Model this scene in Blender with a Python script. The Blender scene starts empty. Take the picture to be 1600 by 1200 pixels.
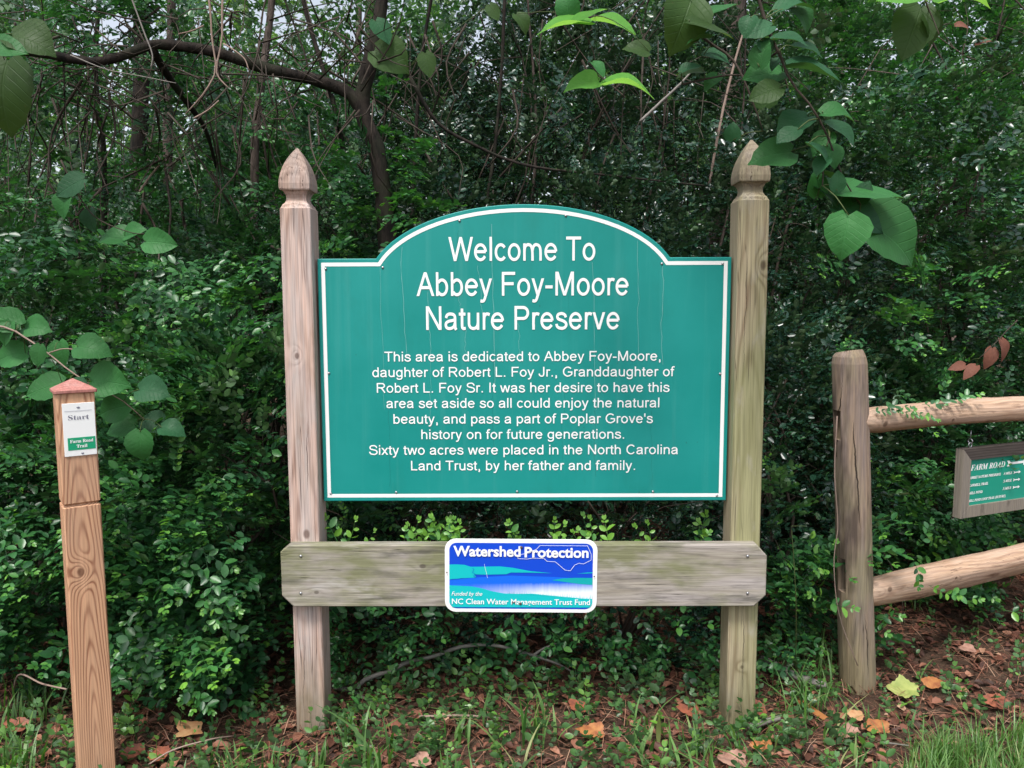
import bpy, math, random, os
import numpy as np
from mathutils import Vector, Matrix

SC = bpy.context.scene
COL = SC.collection
random.seed(7)
RNG = np.random.default_rng(7)
PI = math.pi

# ------------------------------------------------------------------ camera
CAM_LOC = np.array((-0.0195, -2.2646, 1.298))
YAW, PITCH, ROLL, FOC = -0.0076, 0.0982, -0.0038, 1200.0
_F = np.array([math.sin(YAW) * math.cos(PITCH), math.cos(YAW) * math.cos(PITCH), -math.sin(PITCH)])
_R = np.array([math.cos(YAW), -math.sin(YAW), 0.0])
_U = np.cross(_R, _F)
R2 = math.cos(ROLL) * _R + math.sin(ROLL) * _U
U2 = -math.sin(ROLL) * _R + math.cos(ROLL) * _U
cam = bpy.data.cameras.new('camera')
cam.sensor_width = 36.0
cam.lens = FOC / 1600 * 36
cam.clip_start = 0.05
cam.clip_end = 500
camo = bpy.data.objects.new('camera', cam)
camo.matrix_world = Matrix(((R2[0], U2[0], -_F[0], CAM_LOC[0]), (R2[1], U2[1], -_F[1], CAM_LOC[1]),
                            (R2[2], U2[2], -_F[2], CAM_LOC[2]), (0, 0, 0, 1)))
COL.objects.link(camo)
SC.camera = camo

# ------------------------------------------------------------------ world, sun, exposure
SUN_EL, SUN_ROT = math.radians(62), math.radians(200)
W = bpy.data.worlds.new('World')
SC.world = W
W.use_nodes = True
wn = W.node_tree
wn.nodes.clear()
sky = wn.nodes.new('ShaderNodeTexSky')
sky.sky_type = 'NISHITA'
sky.sun_disc = False
sky.sun_elevation = SUN_EL
sky.sun_rotation = SUN_ROT
sky.air_density = 1.0
sky.dust_density = 3.0
hs = wn.nodes.new('ShaderNodeHueSaturation')
hs.inputs['Saturation'].default_value = 0.42
bg = wn.nodes.new('ShaderNodeBackground')
bg.inputs['Strength'].default_value = 0.115
wo = wn.nodes.new('ShaderNodeOutputWorld')
wn.links.new(sky.outputs[0], hs.inputs['Color'])
wn.links.new(hs.outputs[0], bg.inputs['Color'])
wn.links.new(bg.outputs[0], wo.inputs['Surface'])
sl = bpy.data.lights.new('sun', 'SUN')
sl.energy = 1.5
sl.angle = math.radians(14)
sl.color = (1.0, 0.97, 0.92)
so = bpy.data.objects.new('sun', sl)
sd = Vector((math.sin(SUN_ROT) * math.cos(SUN_EL), math.cos(SUN_ROT) * math.cos(SUN_EL), math.sin(SUN_EL)))
so.rotation_euler = sd.to_track_quat('Z', 'Y').to_euler()
so.location = (-2, -5, 9)
COL.objects.link(so)
SC.view_settings.view_transform = 'Standard'
SC.view_settings.look = 'None'
SC.view_settings.gamma = 1
SC.view_settings.exposure = 1.15
SC.view_settings.use_curve_mapping = False
SC.render.engine = 'CYCLES'
SC.cycles.max_bounces = 6
SC.cycles.diffuse_bounces = 3
SC.cycles.glossy_bounces = 2
SC.cycles.transmission_bounces = 2
SC.cycles.transparent_max_bounces = 4
SC.cycles.caustics_reflective = False
SC.cycles.caustics_refractive = False
SC.cycles.use_denoising = True


# ------------------------------------------------------------------ helpers: measuring
def ray(px, py):
    return _F * FOC + R2 * (px - 800) + U2 * (600 - py)


def at(px, py, Y=0.0):
    """the point of the vertical plane y = Y that the photo shows at px, py (1600 x 1200)"""
    d = ray(px, py)
    return CAM_LOC + d * ((Y - CAM_LOC[1]) / d[1])


def gnd(px, py, z=0.0):
    d = ray(px, py)
    return CAM_LOC + d * ((z - CAM_LOC[2]) / d[2])


# ------------------------------------------------------------------ helpers: objects
def props(o, label=None, cat=None, group=None, kind=None):
    if label: o['label'] = label
    if cat: o['category'] = cat
    if group: o['group'] = group
    if kind: o['kind'] = kind
    return o


def empty(name, loc, label, cat, group=None, rot=None):
    o = bpy.data.objects.new(name, None)
    o.location = loc
    if rot: o.rotation_euler = rot
    o.empty_display_size = 0.1
    COL.objects.link(o)
    return props(o, label, cat, group)


def mesh_data(name, V, F, mat=None, smooth=False, tint=None):
    me = bpy.data.meshes.new(name)
    V = np.asarray(V, np.float32).reshape(-1, 3)
    if isinstance(F, np.ndarray):
        k = F.shape[1]
        me.vertices.add(len(V))
        me.vertices.foreach_set('co', V.ravel())
        me.loops.add(F.size)
        me.loops.foreach_set('vertex_index', F.astype(np.int32).ravel())
        me.polygons.add(len(F))
        me.polygons.foreach_set('loop_start', np.arange(0, F.size, k, dtype=np.int32))
        me.polygons.foreach_set('loop_total', np.full(len(F), k, np.int32))
        me.update(calc_edges=True)
    else:
        me.from_pydata(V.tolist(), [], F)
    if smooth:
        me.polygons.foreach_set('use_smooth', np.ones(len(me.polygons), bool))
    if tint is not None:
        a = me.attributes.new('tint', 'FLOAT', 'POINT')
        a.data.foreach_set('value', np.asarray(tint, np.float32))
    if mat is not None:
        me.materials.append(mat)
    return me


def obj(name, me, parent=None, loc=(0, 0, 0), rot=(0, 0, 0), scale=(1, 1, 1), kind=None):
    o = bpy.data.objects.new(name, me)
    o.location = loc
    o.rotation_euler = rot
    o.scale = scale
    COL.objects.link(o)
    if parent is not None: o.parent = parent
    if kind: o['kind'] = kind
    return o


def loft(sections, cap=True):
    """sections: list of equally long rings of points"""
    n = len(sections[0])
    V = [p for s in sections for p in s]
    F = []
    for i in range(len(sections) - 1):
        for j in range(n):
            F.append((i * n + j, i * n + (j + 1) % n, (i + 1) * n + (j + 1) % n, (i + 1) * n + j))
    if cap:
        F.append(tuple(range(n - 1, -1, -1)))
        F.append(tuple((len(sections) - 1) * n + j for j in range(n)))
    return V, F


def prism(poly, y0, y1):
    """outline (x, z), counter-clockwise seen from the front (-y), extruded from y0 (front) to y1"""
    n = len(poly)
    V = [(x, y0, z) for x, z in poly] + [(x, y1, z) for x, z in poly]
    F = [tuple(range(n)), tuple(range(2 * n - 1, n - 1, -1))]
    for i in range(n):
        j = (i + 1) % n
        F.append((i, n + i, n + j, j))
    return V, F


def box(x0, x1, y0, y1, z0, z1, b=0.0):
    if b <= 0:
        return prism([(x0, z0), (x1, z0), (x1, z1), (x0, z1)], y0, y1)
    r = [(x0 + b, z0), (x1 - b, z0), (x1, z0 + b), (x1, z1 - b), (x1 - b, z1), (x0 + b, z1), (x0, z1 - b), (x0, z0 + b)]
    s = [(x0 + 2 * b, z0 + b), (x1 - 2 * b, z0 + b), (x1 - b, z0 + 2 * b), (x1 - b, z1 - 2 * b), (x1 - 2 * b, z1 - b), (x0 + 2 * b, z1 - b), (x0 + b, z1 - 2 * b), (x0 + b, z0 + 2 * b)]
    return loft([[(x, y1, z) for x, z in s], [(x, y1 - b, z) for x, z in r], [(x, y0 + b, z) for x, z in r], [(x, y0, z) for x, z in s]])


def join(parts):
    V, F = [], []
    for v, f in parts:
        k = len(V)
        V += list(map(tuple, v))
        F += [tuple(i + k for i in q) for q in f]
    return V, F


def tube(pts, r0, r1=None, sides=6, wob=0.0, radii=None):
    pts = np.asarray(pts, float)
    n = len(pts)
    if radii is None:
        r1 = r0 if r1 is None else r1
        radii = np.linspace(r0, r1, n)
    T = np.gradient(pts, axis=0)
    T /= np.linalg.norm(T, axis=1)[:, None] + 1e-9
    ref = np.array((0.0, 0.0, 1.0)) if abs(T[:, 2]).mean() < 0.8 else np.array((1.0, 0.0, 0.0))
    secs = []
    for i in range(n):
        a = np.cross(T[i], ref); a /= np.linalg.norm(a) + 1e-9
        b = np.cross(a, T[i])
        ring = []
        for j in range(sides):
            th = -2 * PI * j / sides
            w = 1 + (wob * random.uniform(-1, 1) if wob else 0)
            ring.append(tuple(pts[i] + (a * math.cos(th) + b * math.sin(th)) * radii[i] * w))
        secs.append(ring)
    return loft(secs)


def smooth_path(P, n):
    """Catmull-Rom through P, n points in all"""
    P = np.asarray(P, float)
    if len(P) == 2:
        return np.array([P[0] + (P[1] - P[0]) * t for t in np.linspace(0, 1, n)])
    Q = np.vstack([2 * P[0] - P[1], P, 2 * P[-1] - P[-2]])
    out = []
    for t in np.linspace(0, len(P) - 1 - 1e-6, n):
        i = int(t); u = t - i
        p0, p1, p2, p3 = Q[i:i + 4]
        out.append(0.5 * ((2 * p1) + (-p0 + p2) * u + (2 * p0 - 5 * p1 + 4 * p2 - p3) * u * u + (-p0 + 3 * p1 - 3 * p2 + p3) * u ** 3))
    return np.array(out)


# ------------------------------------------------------------------ helpers: materials
class NT:
    def __init__(s, name):
        s.m = bpy.data.materials.new(name)
        s.m.use_nodes = True
        s.t = s.m.node_tree
        s.t.nodes.clear()
        s.out = s.t.nodes.new('ShaderNodeOutputMaterial')

    def n(s, typ, **kw):
        nd = s.t.nodes.new(typ)
        for k, v in kw.items(): setattr(nd, k, v)
        return nd

    def put(s, sock, v):
        if isinstance(v, bpy.types.NodeSocket): s.t.links.new(v, sock)
        elif v is not None:
            if sock.type == 'RGBA' and len(v) == 3: v = (*v, 1)
            sock.default_value = v

    def math(s, op, a, b=None, c=None, clamp=False):
        nd = s.n('ShaderNodeMath', operation=op, use_clamp=clamp)
        for i, v in enumerate((a, b, c)):
            if v is not None: s.put(nd.inputs[i], v)
        return nd.outputs[0]

    def mix(s, f, a, b, mode='MIX'):
        nd = s.n('ShaderNodeMix', data_type='RGBA', blend_type=mode)
        s.put(nd.inputs[0], f); s.put(nd.inputs[6], a); s.put(nd.inputs[7], b)
        return nd.outputs[2]

    def rng(s, v, a, b, c=0.0, d=1.0):
        nd = s.n('ShaderNodeMapRange')
        s.put(nd.inputs[0], v)
        for i, x in enumerate((a, b, c, d)): nd.inputs[i + 1].default_value = x
        return nd.outputs[0]

    def ramp(s, v, stops):
        nd = s.n('ShaderNodeValToRGB')
        e = nd.color_ramp.elements
        while len(e) < len(stops): e.new(0.5)
        for i, (p, c) in enumerate(stops):
            e[i].position = p; e[i].color = (*c, 1)
        s.put(nd.inputs[0], v)
        return nd.outputs[0]

    def obj_xyz(s):
        tc = s.n('ShaderNodeTexCoord')
        sp = s.n('ShaderNodeSeparateXYZ')
        s.t.links.new(tc.outputs['Object'], sp.inputs[0])
        return tc.outputs['Object'], sp.outputs[0], sp.outputs[1], sp.outputs[2]

    def xyz(s, x, y, z):
        nd = s.n('ShaderNodeCombineXYZ')
        s.put(nd.inputs[0], x); s.put(nd.inputs[1], y); s.put(nd.inputs[2], z)
        return nd.outputs[0]

    def noise(s, vec, scale, detail=3.0, rough=0.55, col=False):
        nd = s.n('ShaderNodeTexNoise')
        s.put(nd.inputs['Vector'], vec)
        nd.inputs['Scale'].default_value = scale
        nd.inputs['Detail'].default_value = detail
        nd.inputs['Roughness'].default_value = rough
        return nd.outputs[1 if col else 0]

    def mapv(s, vec, scale, loc=(0, 0, 0)):
        nd = s.n('ShaderNodeMapping')
        s.put(nd.inputs[0], vec)
        nd.inputs['Scale'].default_value = scale
        nd.inputs['Location'].default_value = loc
        return nd.outputs[0]

    def bump(s, h, strength=0.3, dist=0.002, normal=None):
        nd = s.n('ShaderNodeBump')
        nd.inputs['Strength'].default_value = strength
        nd.inputs['Distance'].default_value = dist
        s.put(nd.inputs['Height'], h)
        if normal is not None: s.put(nd.inputs['Normal'], normal)
        return nd.outputs[0]

    def pbr(s, col, rough=0.6, spec=0.4, metal=0.0, normal=None, trans=0.0, transcol=None):
        p = s.n('ShaderNodeBsdfPrincipled')
        s.put(p.inputs['Base Color'], col)
        s.put(p.inputs['Roughness'], rough)
        s.put(p.inputs['Specular IOR Level'], spec)
        s.put(p.inputs['Metallic'], metal)
        if normal is not None: s.put(p.inputs['Normal'], normal)
        o = p.outputs[0]
        if trans:
            t = s.n('ShaderNodeBsdfTranslucent')
            s.put(t.inputs[0], transcol if transcol is not None else col)
            mx = s.n('ShaderNodeMixShader')
            mx.inputs[0].default_value = trans
            s.t.links.new(o, mx.inputs[1]); s.t.links.new(t.outputs[0], mx.inputs[2])
            o = mx.outputs[0]
        s.t.links.new(o, s.out.inputs[0])
        return s.m


def wood(name, light, dark, along='z', y0=0.05, x0=0.0, slope=0.03, k=520, warp=0.012, ring_amt=0.6, sharp=2.0,
         stains=(), knots=(), fiber=0.25, rough=0.75, seed=0.0, spec=0.25, cracks=0.0, grey=None, freq=1.6, splits=(), foot=None, topz=None):
    s = NT(name)
    O, X, Y, Z = s.obj_xyz()
    if along == 'x': X, Z = Z, X
    vec = s.xyz(X, Y, Z)
    slow = s.mapv(vec, (6, 6, freq), (seed, seed * 1.7, seed * 2.3))
    nA = s.noise(slow, 1.0, 2.0, col=True)
    sp = s.n('ShaderNodeSeparateXYZ'); s.t.links.new(nA, sp.inputs[0])
    dx = s.math('MULTIPLY', s.math('SUBTRACT', sp.outputs[0], 0.5), warp * 2)
    dy = s.math('MULTIPLY', s.math('SUBTRACT', sp.outputs[1], 0.5), warp * 2)
    xx = s.math('ADD', s.math('SUBTRACT', X, x0), dx)
    yy = s.math('ADD', s.math('ADD', s.math('SUBTRACT', Y, -y0), s.math('MULTIPLY', Z, slope)), dy)
    r = s.math('SQRT', s.math('ADD', s.math('MULTIPLY', xx, xx), s.math('MULTIPLY', yy, yy)))
    kn_mask = None
    for (kx, kz, sx, sz, amp) in knots:
        a = s.math('DIVIDE', s.math('SUBTRACT', X, kx), sx)
        b = s.math('DIVIDE', s.math('SUBTRACT', Z, kz), sz)
        d2 = s.math('ADD', s.math('MULTIPLY', a, a), s.math('MULTIPLY', b, b))
        g = s.math('EXPONENT', s.math('MULTIPLY', d2, -0.5))
        r = s.math('ADD', r, s.math('MULTIPLY', g, amp))
        core = s.rng(d2, 0.10, 0.35, 1.0, 0.0)
        kn_mask = core if kn_mask is None else s.math('MAXIMUM', kn_mask, core)
    fine = s.noise(s.mapv(vec, (260, 260, 7), (seed, 0, 0)), 1.0, 3.0)
    ph = s.math('ADD', s.math('MULTIPLY', r, k), s.math('MULTIPLY', fine, 0.9))
    ring = s.math('ADD', s.math('MULTIPLY', s.math('SINE', ph), 0.5), 0.5)
    ring = s.math('POWER', ring, sharp)
    band = s.noise(s.mapv(vec, (40, 40, 3), (seed + 3, 1, 1)), 1.0, 2.0)
    amt = s.math('MULTIPLY', s.math('MULTIPLY', ring, ring_amt), s.rng(band, 0.3, 0.7, 0.5, 1.15), clamp=True)
    col = s.mix(amt, light, dark)
    if grey is not None:
        col = s.mix(s.rng(s.noise(s.mapv(vec, (30, 30, 2.2), (seed + 9, 4, 1)), 1.0, 4.0, 0.65), 0.38, 0.66), col, grey)
    for i, (c, sc, lo, hi, mx) in enumerate(stains):
        m = s.rng(s.noise(s.mapv(vec, sc, (seed + 5.3 * i + 2, i * 3.1, i)), 1.0, 4.0, 0.62), lo, hi, 0.0, mx)
        col = s.mix(m, col, c)
    if kn_mask is not None:
        col = s.mix(s.math('MULTIPLY', kn_mask, 0.75), col, tuple(v * 0.45 for v in dark))
    if topz is not None:      # rain-greyed tip
        tm = s.math('MULTIPLY', s.rng(s.math('ADD', Z, s.math('MULTIPLY', s.math('SUBTRACT', s.noise(O, 30.0, 4.0), 0.5), 0.10)), topz, topz + 0.12, 0.0, 1.0), 0.6)
        col = s.mix(tm, col, (0.20, 0.155, 0.125))
    if foot is not None:      # algae and soil splash on the lowest part
        fm = s.math('MULTIPLY', s.rng(s.math('ADD', Z, s.math('MULTIPLY', s.math('SUBTRACT', s.noise(O, 14.0, 4.0), 0.5), 0.25)), 0.03, 0.30, 1.0, 0.0), 0.65)
        col = s.mix(fm, col, foot)
    sm = None
    for (ax, az, bx, bz, wd) in splits:
        ln_ = s.math('ADD', s.math('MULTIPLY', Z, (bx - ax) / (bz - az)), ax - az * (bx - ax) / (bz - az))
        wob_ = s.math('MULTIPLY', s.math('SUBTRACT', s.noise(s.mapv(vec, (0, 0, 14), (ax * 90, 2, 3)), 1.0, 3.0, 0.6), 0.5), 0.018)
        d_ = s.math('ABSOLUTE', s.math('ADD', s.math('SUBTRACT', X, ln_), wob_))
        tap_ = s.math('MULTIPLY', s.math('MULTIPLY', s.math('SUBTRACT', Z, min(az, bz)), s.math('SUBTRACT', max(az, bz), Z)), 4 * wd / (bz - az) ** 2)
        mk = s.math('MULTIPLY', s.math('GREATER_THAN', tap_, d_), s.math('LESS_THAN', Y, 0.0))
        sm = mk if sm is None else s.math('MAXIMUM', sm, mk)
    if sm is not None:
        col = s.mix(s.math('MULTIPLY', sm, 0.9), col, tuple(v * 0.08 for v in dark))
    fb = s.rng(fine, 0.3, 0.7, 1 - fiber, 1 + fiber * 0.6)
    col = s.mix(1.0, col, s.xyz(fb, fb, fb), 'MULTIPLY')
    h = s.math('ADD', s.math('MULTIPLY', ring, -0.5), s.math('MULTIPLY', fine, 0.8))
    if cracks:
        cr = s.noise(s.mapv(vec, (75, 75, 1.3), (seed + 21, 0, 4)), 1.0, 2.0, 0.5)
        cm = s.rng(s.math('ABSOLUTE', s.math('SUBTRACT', cr, 0.5)), 0.0, 0.012 * cracks, 1.0, 0.0)
        gate = s.rng(s.noise(s.mapv(vec, (12, 12, 2.5), (seed + 31, 2, 4)), 1.0, 1.0), 0.52, 0.6)
        cm = s.math('MULTIPLY', cm, gate)
        col = s.mix(s.math('MULTIPLY', cm, 0.8), col, tuple(v * 0.18 for v in dark))
        h = s.math('SUBTRACT', h, s.math('MULTIPLY', cm, 1.5))
    return s.pbr(col, rough, spec, normal=s.bump(h, 0.55, 0.0015))


def flat(name, col, rough=0.4, spec=0.4, metal=0.0, dirt=0.0, dirtcol=(0.25, 0.25, 0.2)):
    s = NT(name)
    O, X, Y, Z = s.obj_xyz()
    c = col
    n1 = s.noise(O, 6.0, 5.0, 0.6)
    if dirt:
        c = s.mix(s.rng(n1, 0.45, 0.8, 0.0, dirt), col, dirtcol)
    rg = s.rng(n1, 0.3, 0.7, rough * 0.8, min(1, rough * 1.25))
    return s.pbr(c, rg, spec, metal)


def leafmat(name, stops, rough=0.38, spec=0.5, trans=0.22, objvar=0.12):
    """small leaves: each leaf carries its own 'tint' (age of the leaf: old dark to young yellow-green; raised on some plants to look lit)"""
    s = NT(name)
    at_ = s.n('ShaderNodeAttribute', attribute_name='tint')
    c = s.ramp(at_.outputs['Fac'], stops)
    g = s.n('ShaderNodeNewGeometry')
    c2 = s.mix(g.outputs['Backfacing'], c, s.mix(0.35, c, (0.16, 0.24, 0.10)))
    tc = s.mix(1.0, c, (1.5, 1.9, 0.7), 'MULTIPLY')
    return s.pbr(c2, rough, spec, trans=trans, transcol=tc)


def bigleaf(name, top, under, trans, transcol, rough=0.5, spec=0.22):
    s = NT(name)
    O, X, Y, Z = s.obj_xyz()
    ax = s.math('ABSOLUTE', X)
    # leaf local: y runs 0..1 from stalk to tip, x across
    mid = s.rng(ax, 0.006, 0.018, 1.0, 0.0)
    v = s.math('SUBTRACT', Y, s.math('MULTIPLY', ax, 0.75))
    v = s.math('ADD', v, s.math('MULTIPLY', s.noise(O, 3.0, 2.0), 0.05))
    w = s.math('ABSOLUTE', s.math('SUBTRACT', s.math('FRACT', s.math('MULTIPLY', v, 7.0)), 0.5))
    side = s.math('MULTIPLY', s.rng(w, 0.0, 0.07, 1.0, 0.0), 0.55)
    vein = s.math('MAXIMUM', mid, side)
    patch = s.noise(O, 2.2, 4.0, 0.6)
    inf = s.n('ShaderNodeObjectInfo')
    rv = s.rng(inf.outputs['Random'], 0, 1, 0.75, 1.25)
    c = s.mix(s.rng(patch, 0.35, 0.7), top, tuple(x * y for x, y in zip(top, (0.72, 0.8, 0.75))))
    c = s.mix(1.0, c, s.xyz(rv, rv, rv), 'MULTIPLY')
    c = s.mix(s.math('MULTIPLY', vein, 0.20), c, tuple(min(1, x * 1.8 + 0.03) for x in top))
    spots = s.rng(s.noise(O, 14.0, 1.0), 0.74, 0.78, 0.0, 0.7)
    c = s.mix(spots, c, (0.10, 0.08, 0.03))
    g = s.n('ShaderNodeNewGeometry')
    c = s.mix(g.outputs['Backfacing'], c, under)
    h = s.math('SUBTRACT', s.math('MULTIPLY', s.noise(O, 9.0, 2.0), 0.3), vein)
    tcol = s.mix(s.math('MULTIPLY', vein, 0.4), transcol, tuple(x * 0.55 for x in transcol))
    return s.pbr(c, rough, spec, normal=s.bump(h, 0.35, 0.012), trans=trans, transcol=tcol)


GREEN = [(0.0, (0.009, 0.032, 0.016)), (0.45, (0.026, 0.100, 0.036)), (0.75, (0.055, 0.195, 0.046)), (1.0, (0.17, 0.38, 0.05))]
M = {}
M['privet'] = leafmat('privet leaf', GREEN, rough=0.34)
M['dark_leaf'] = leafmat('dark evergreen leaf', [(0, (0.008, 0.026, 0.018)), (0.6, (0.016, 0.056, 0.031)), (1, (0.07, 0.19, 0.05))], rough=0.27, spec=0.6, trans=0.10)
M['pale_leaf'] = leafmat('pale understorey leaf', [(0, (0.02, 0.055, 0.032)), (0.6, (0.045, 0.12, 0.055)), (1, (0.15, 0.26, 0.08))], rough=0.42, trans=0.35)  # lighter base colours stand in for the light in the open wood behind
M['far_leaf'] = leafmat('woodland leaf', [(0, (0.03, 0.07, 0.045)), (0.6, (0.07, 0.15, 0.08)), (1, (0.22, 0.32, 0.10))], rough=0.5, trans=0.35)  # lit look of the far wood is partly put into these lighter colours
M['twig'] = flat('brown twig', (0.055, 0.042, 0.032), 0.8, 0.2, dirt=0.5, dirtcol=(0.10, 0.09, 0.08))
M['green_stem'] = flat('green stem', (0.07, 0.10, 0.03), 0.6, 0.3)
M['pale_twig'] = flat('pale dead twig', (0.30, 0.22, 0.18), 0.8, 0.2, dirt=0.6, dirtcol=(0.18, 0.11, 0.09))
M['grey_twig'] = flat('grey dead branch', (0.22, 0.20, 0.18), 0.8, 0.2, dirt=0.7, dirtcol=(0.08, 0.09, 0.07))


def bark(name, a, b, moss=None):
    s = NT(name)
    O, X, Y, Z = s.obj_xyz()
    n1 = s.noise(s.mapv(O, (40, 40, 12)), 1.0, 5.0, 0.65)
    c = s.mix(s.rng(n1, 0.35, 0.65), a, b)
    if moss:
        c = s.mix(s.rng(s.noise(O, 5.0, 4.0), 0.5, 0.65, 0, 0.8), c, moss)
    return s.pbr(c, 0.9, 0.15, normal=s.bump(n1, 0.9, 0.01))


M['bark'] = bark('dark bark', (0.010, 0.009, 0.008), (0.036, 0.028, 0.023), (0.03, 0.035, 0.02))
M['bark_grey'] = bark('grey brown bark', (0.035, 0.028, 0.024), (0.13, 0.10, 0.085))

# ------------------------------------------------------------------ ground
s = NT('forest floor')
O, X, Y, Z = s.obj_xyz()
n1 = s.noise(O, 9.0, 6.0, 0.7)
n2 = s.noise(O, 60.0, 4.0, 0.7)
c = s.ramp(n1, [(0.3, (0.022, 0.014, 0.010)), (0.55, (0.060, 0.034, 0.022)), (0.75, (0.10, 0.058, 0.036))])
c = s.mix(s.rng(n2, 0.4, 0.7, 0, 0.7), c, (0.13, 0.085, 0.055))
s.pbr(c, 0.85, 0.25, normal=s.bump(s.math('ADD', n1, n2), 0.8, 0.02))
M['soil'] = s.m


def gz(x, y):
    """height of the ground"""
    x = np.asarray(x, float); y = np.asarray(y, float)
    d = np.clip(np.abs(y - 0.2) / 1.5, 0.0, 1.0)
    return 0.012 * np.sin(3.1 * x + 1) * np.cos(2.7 * y) + 0.008 * np.sin(9 * x + 4 * y) * np.cos(7.0 * y) + 0.05 * d * np.sin(0.5 * x + 0.3 * y) + 0.0 * x


def grid_axis(lo, hi, fine_lo, fine_hi, step):
    a = list(np.linspace(lo, fine_lo, 14)[:-1]) + list(np.arange(fine_lo, fine_hi, step)) + list(np.linspace(fine_hi, hi, 14))
    return np.array(a)


gx = grid_axis(-90, 90, -4, 4, 0.06)
gy = grid_axis(-60, 160, -2.5, 3.5, 0.06)
GX, GY = np.meshgrid(gx, gy)
nx = len(gx)
ids = np.arange(len(gx) * len(gy)).reshape(len(gy), nx)
F = np.stack([ids[:-1, :-1], ids[:-1, 1:], ids[1:, 1:], ids[1:, :-1]], -1).reshape(-1, 4)
V = np.stack([GX, GY, gz(GX, GY) - 0.004], -1).reshape(-1, 3)
obj('ground', mesh_data('ground', V, F, M['soil'], True), kind='structure')


# ------------------------------------------------------------------ foliage building blocks
def leaf_geo(kind):
    """unit leaf, y from 0 to 1; returns verts and faces (tri/quad arrays as n-gons split to quads)"""
    if kind == 'oval':      # 8 outline points + folded along the midrib
        w = 0.29
        V = [(0, 0, 0), (0, 1, -0.10), (-w * 0.75, 0.22, 0.05), (-w, 0.52, 0.075), (-w * 0.66, 0.82, 0.0), (w * 0.75, 0.22, 0.05), (w, 0.52, 0.075), (w * 0.66, 0.82, 0.0), (0, 0.5, -0.01)]
        F = [(0, 8, 3, 2), (8, 1, 4, 3), (0, 5, 6, 8), (8, 6, 7, 1)]
    elif kind == 'plain':
        w = 0.27
        V = [(0, 0, 0), (0, 1, -0.08), (-w, 0.3, 0.06), (-w * 0.85, 0.68, 0.03), (w, 0.3, 0.06), (w * 0.85, 0.68, 0.03)]
        F = [(0, 1, 3, 2), (0, 4, 5, 1)]
    else:                   # far leaf
        w = 0.34
        V = [(0, 0, 0), (0, 1, -0.1), (-w, 0.45, 0.08), (w, 0.45, 0.08)]
        F = [(0, 3, 1, 2)]
    return np.array(V, float), np.array(F)


def rot_to(dirs, ups):
    """matrices whose columns are (x, y = dir, z ~ up)"""
    d = dirs / (np.linalg.norm(dirs, axis=-1, keepdims=True) + 1e-9)
    x = np.cross(d, ups)
    x /= np.linalg.norm(x, axis=-1, keepdims=True) + 1e-9
    z = np.cross(x, d)
    return np.stack([x, d, z], -1)


def place(Vt, R, T, S):
    """template verts (n,3) under N rotations, translations, scales -> (N*n,3)"""
    return (np.einsum('kij,nj->kni', R, Vt) * S[:, None, None] + T[:, None, :]).reshape(-1, 3)


def rep_faces(Ft, nv, N):
    return (Ft[None] + (np.arange(N) * nv)[:, None, None]).reshape(-1, Ft.shape[1])


def shoot_template(kind, length, pairs, leaf, arch, seed, opposite=True, twig_r=0.0011, young=0.25, spread=0.9):
    """a twig with leaves, growing along +y from the origin, upper side +z: verts, quad faces, tint"""
    rg = np.random.default_rng(seed)
    n = 6
    t = np.linspace(0, 1, n)
    wig = rg.normal(0, 0.02 * length, 3)
    P = np.stack([wig[0] * np.sin(t * PI * 1.3), t * length * (1 - 0.12 * t), -arch * length * t ** 2], -1)
    tv, tf = tube(P, twig_r, twig_r * 0.4, 3)
    tf = [f for f in tf if len(f) == 4]
    VV, FF, TT = [np.array(tv)], [np.array(tf)], [np.full(len(tv), 0.35)]
    LV, LF = leaf_geo(kind)
    base = len(tv)
    k = 0
    D, U, T0, S, TI = [], [], [], [], []
    for i in range(pairs):
        u = (i + 0.7) / pairs
        p = np.array([np.interp(u, t, P[:, a]) for a in range(3)])
        tan = np.array([0, 1, -2 * arch * u])
        for sgn in (-1, 1):
            if (opposite or (i % 2 == (sgn > 0))) and rg.random() > 0.1:
                out = np.array([sgn * spread, 0.55, 0.12]) + rg.normal(0, 0.26, 3) + tan * 0.25
                D.append(out); U.append(np.array([0, 0, 1]) + rg.normal(0, 0.38, 3))
                T0.append(p)
                size = leaf * (0.72 + 0.5 * math.sin(PI * min(1, u * 0.85 + 0.12))) * rg.uniform(0.62, 1.2)
                if u > 0.85: size *= 0.75
                S.append(size)
                TI.append(np.clip(rg.normal(0.42, 0.12) + young * max(0, (u - 0.55) / 0.45), 0, 1))
    for j in range(2):
        D.append(np.array([(-1) ** j * 0.3, 1, 0.1])); U.append(np.array([0, 0, 1.0])); T0.append(P[-1]); S.append(leaf * 0.6)
        TI.append(np.clip(0.42 + young, 0, 1))
    D, U, T0, S, TI = map(np.array, (D, U, T0, S, TI))
    R = rot_to(D, U)
    lv = place(LV, R, T0, S)
    VV.append(lv)
    FF.append(rep_faces(LF, len(LV), len(D)) + base)
    TT.append(np.repeat(TI, len(LV)))
    return np.vstack(VV), np.vstack(FF), np.concatenate(TT)


def scatter(templates, P, D, U, S, dt):
    """join shoots at points P with directions D, ups U, scales S, tint offsets dt"""
    VV, FF, TT = [], [], []
    base = 0
    which = RNG.integers(0, len(templates), len(P))
    for w, (tv, tf, tt) in enumerate(templates):
        m = which == w
        N = int(m.sum())
        if not N: continue
        R = rot_to(D[m], U[m])
        VV.append(place(tv, R, P[m], S[m]))
        FF.append(rep_faces(tf, len(tv), N) + base)
        TT.append(np.clip((tt[None] + dt[m][:, None]).ravel(), 0, 1))
        base += N * len(tv)
    return np.vstack(VV), np.vstack(FF), np.concatenate(TT)


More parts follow.
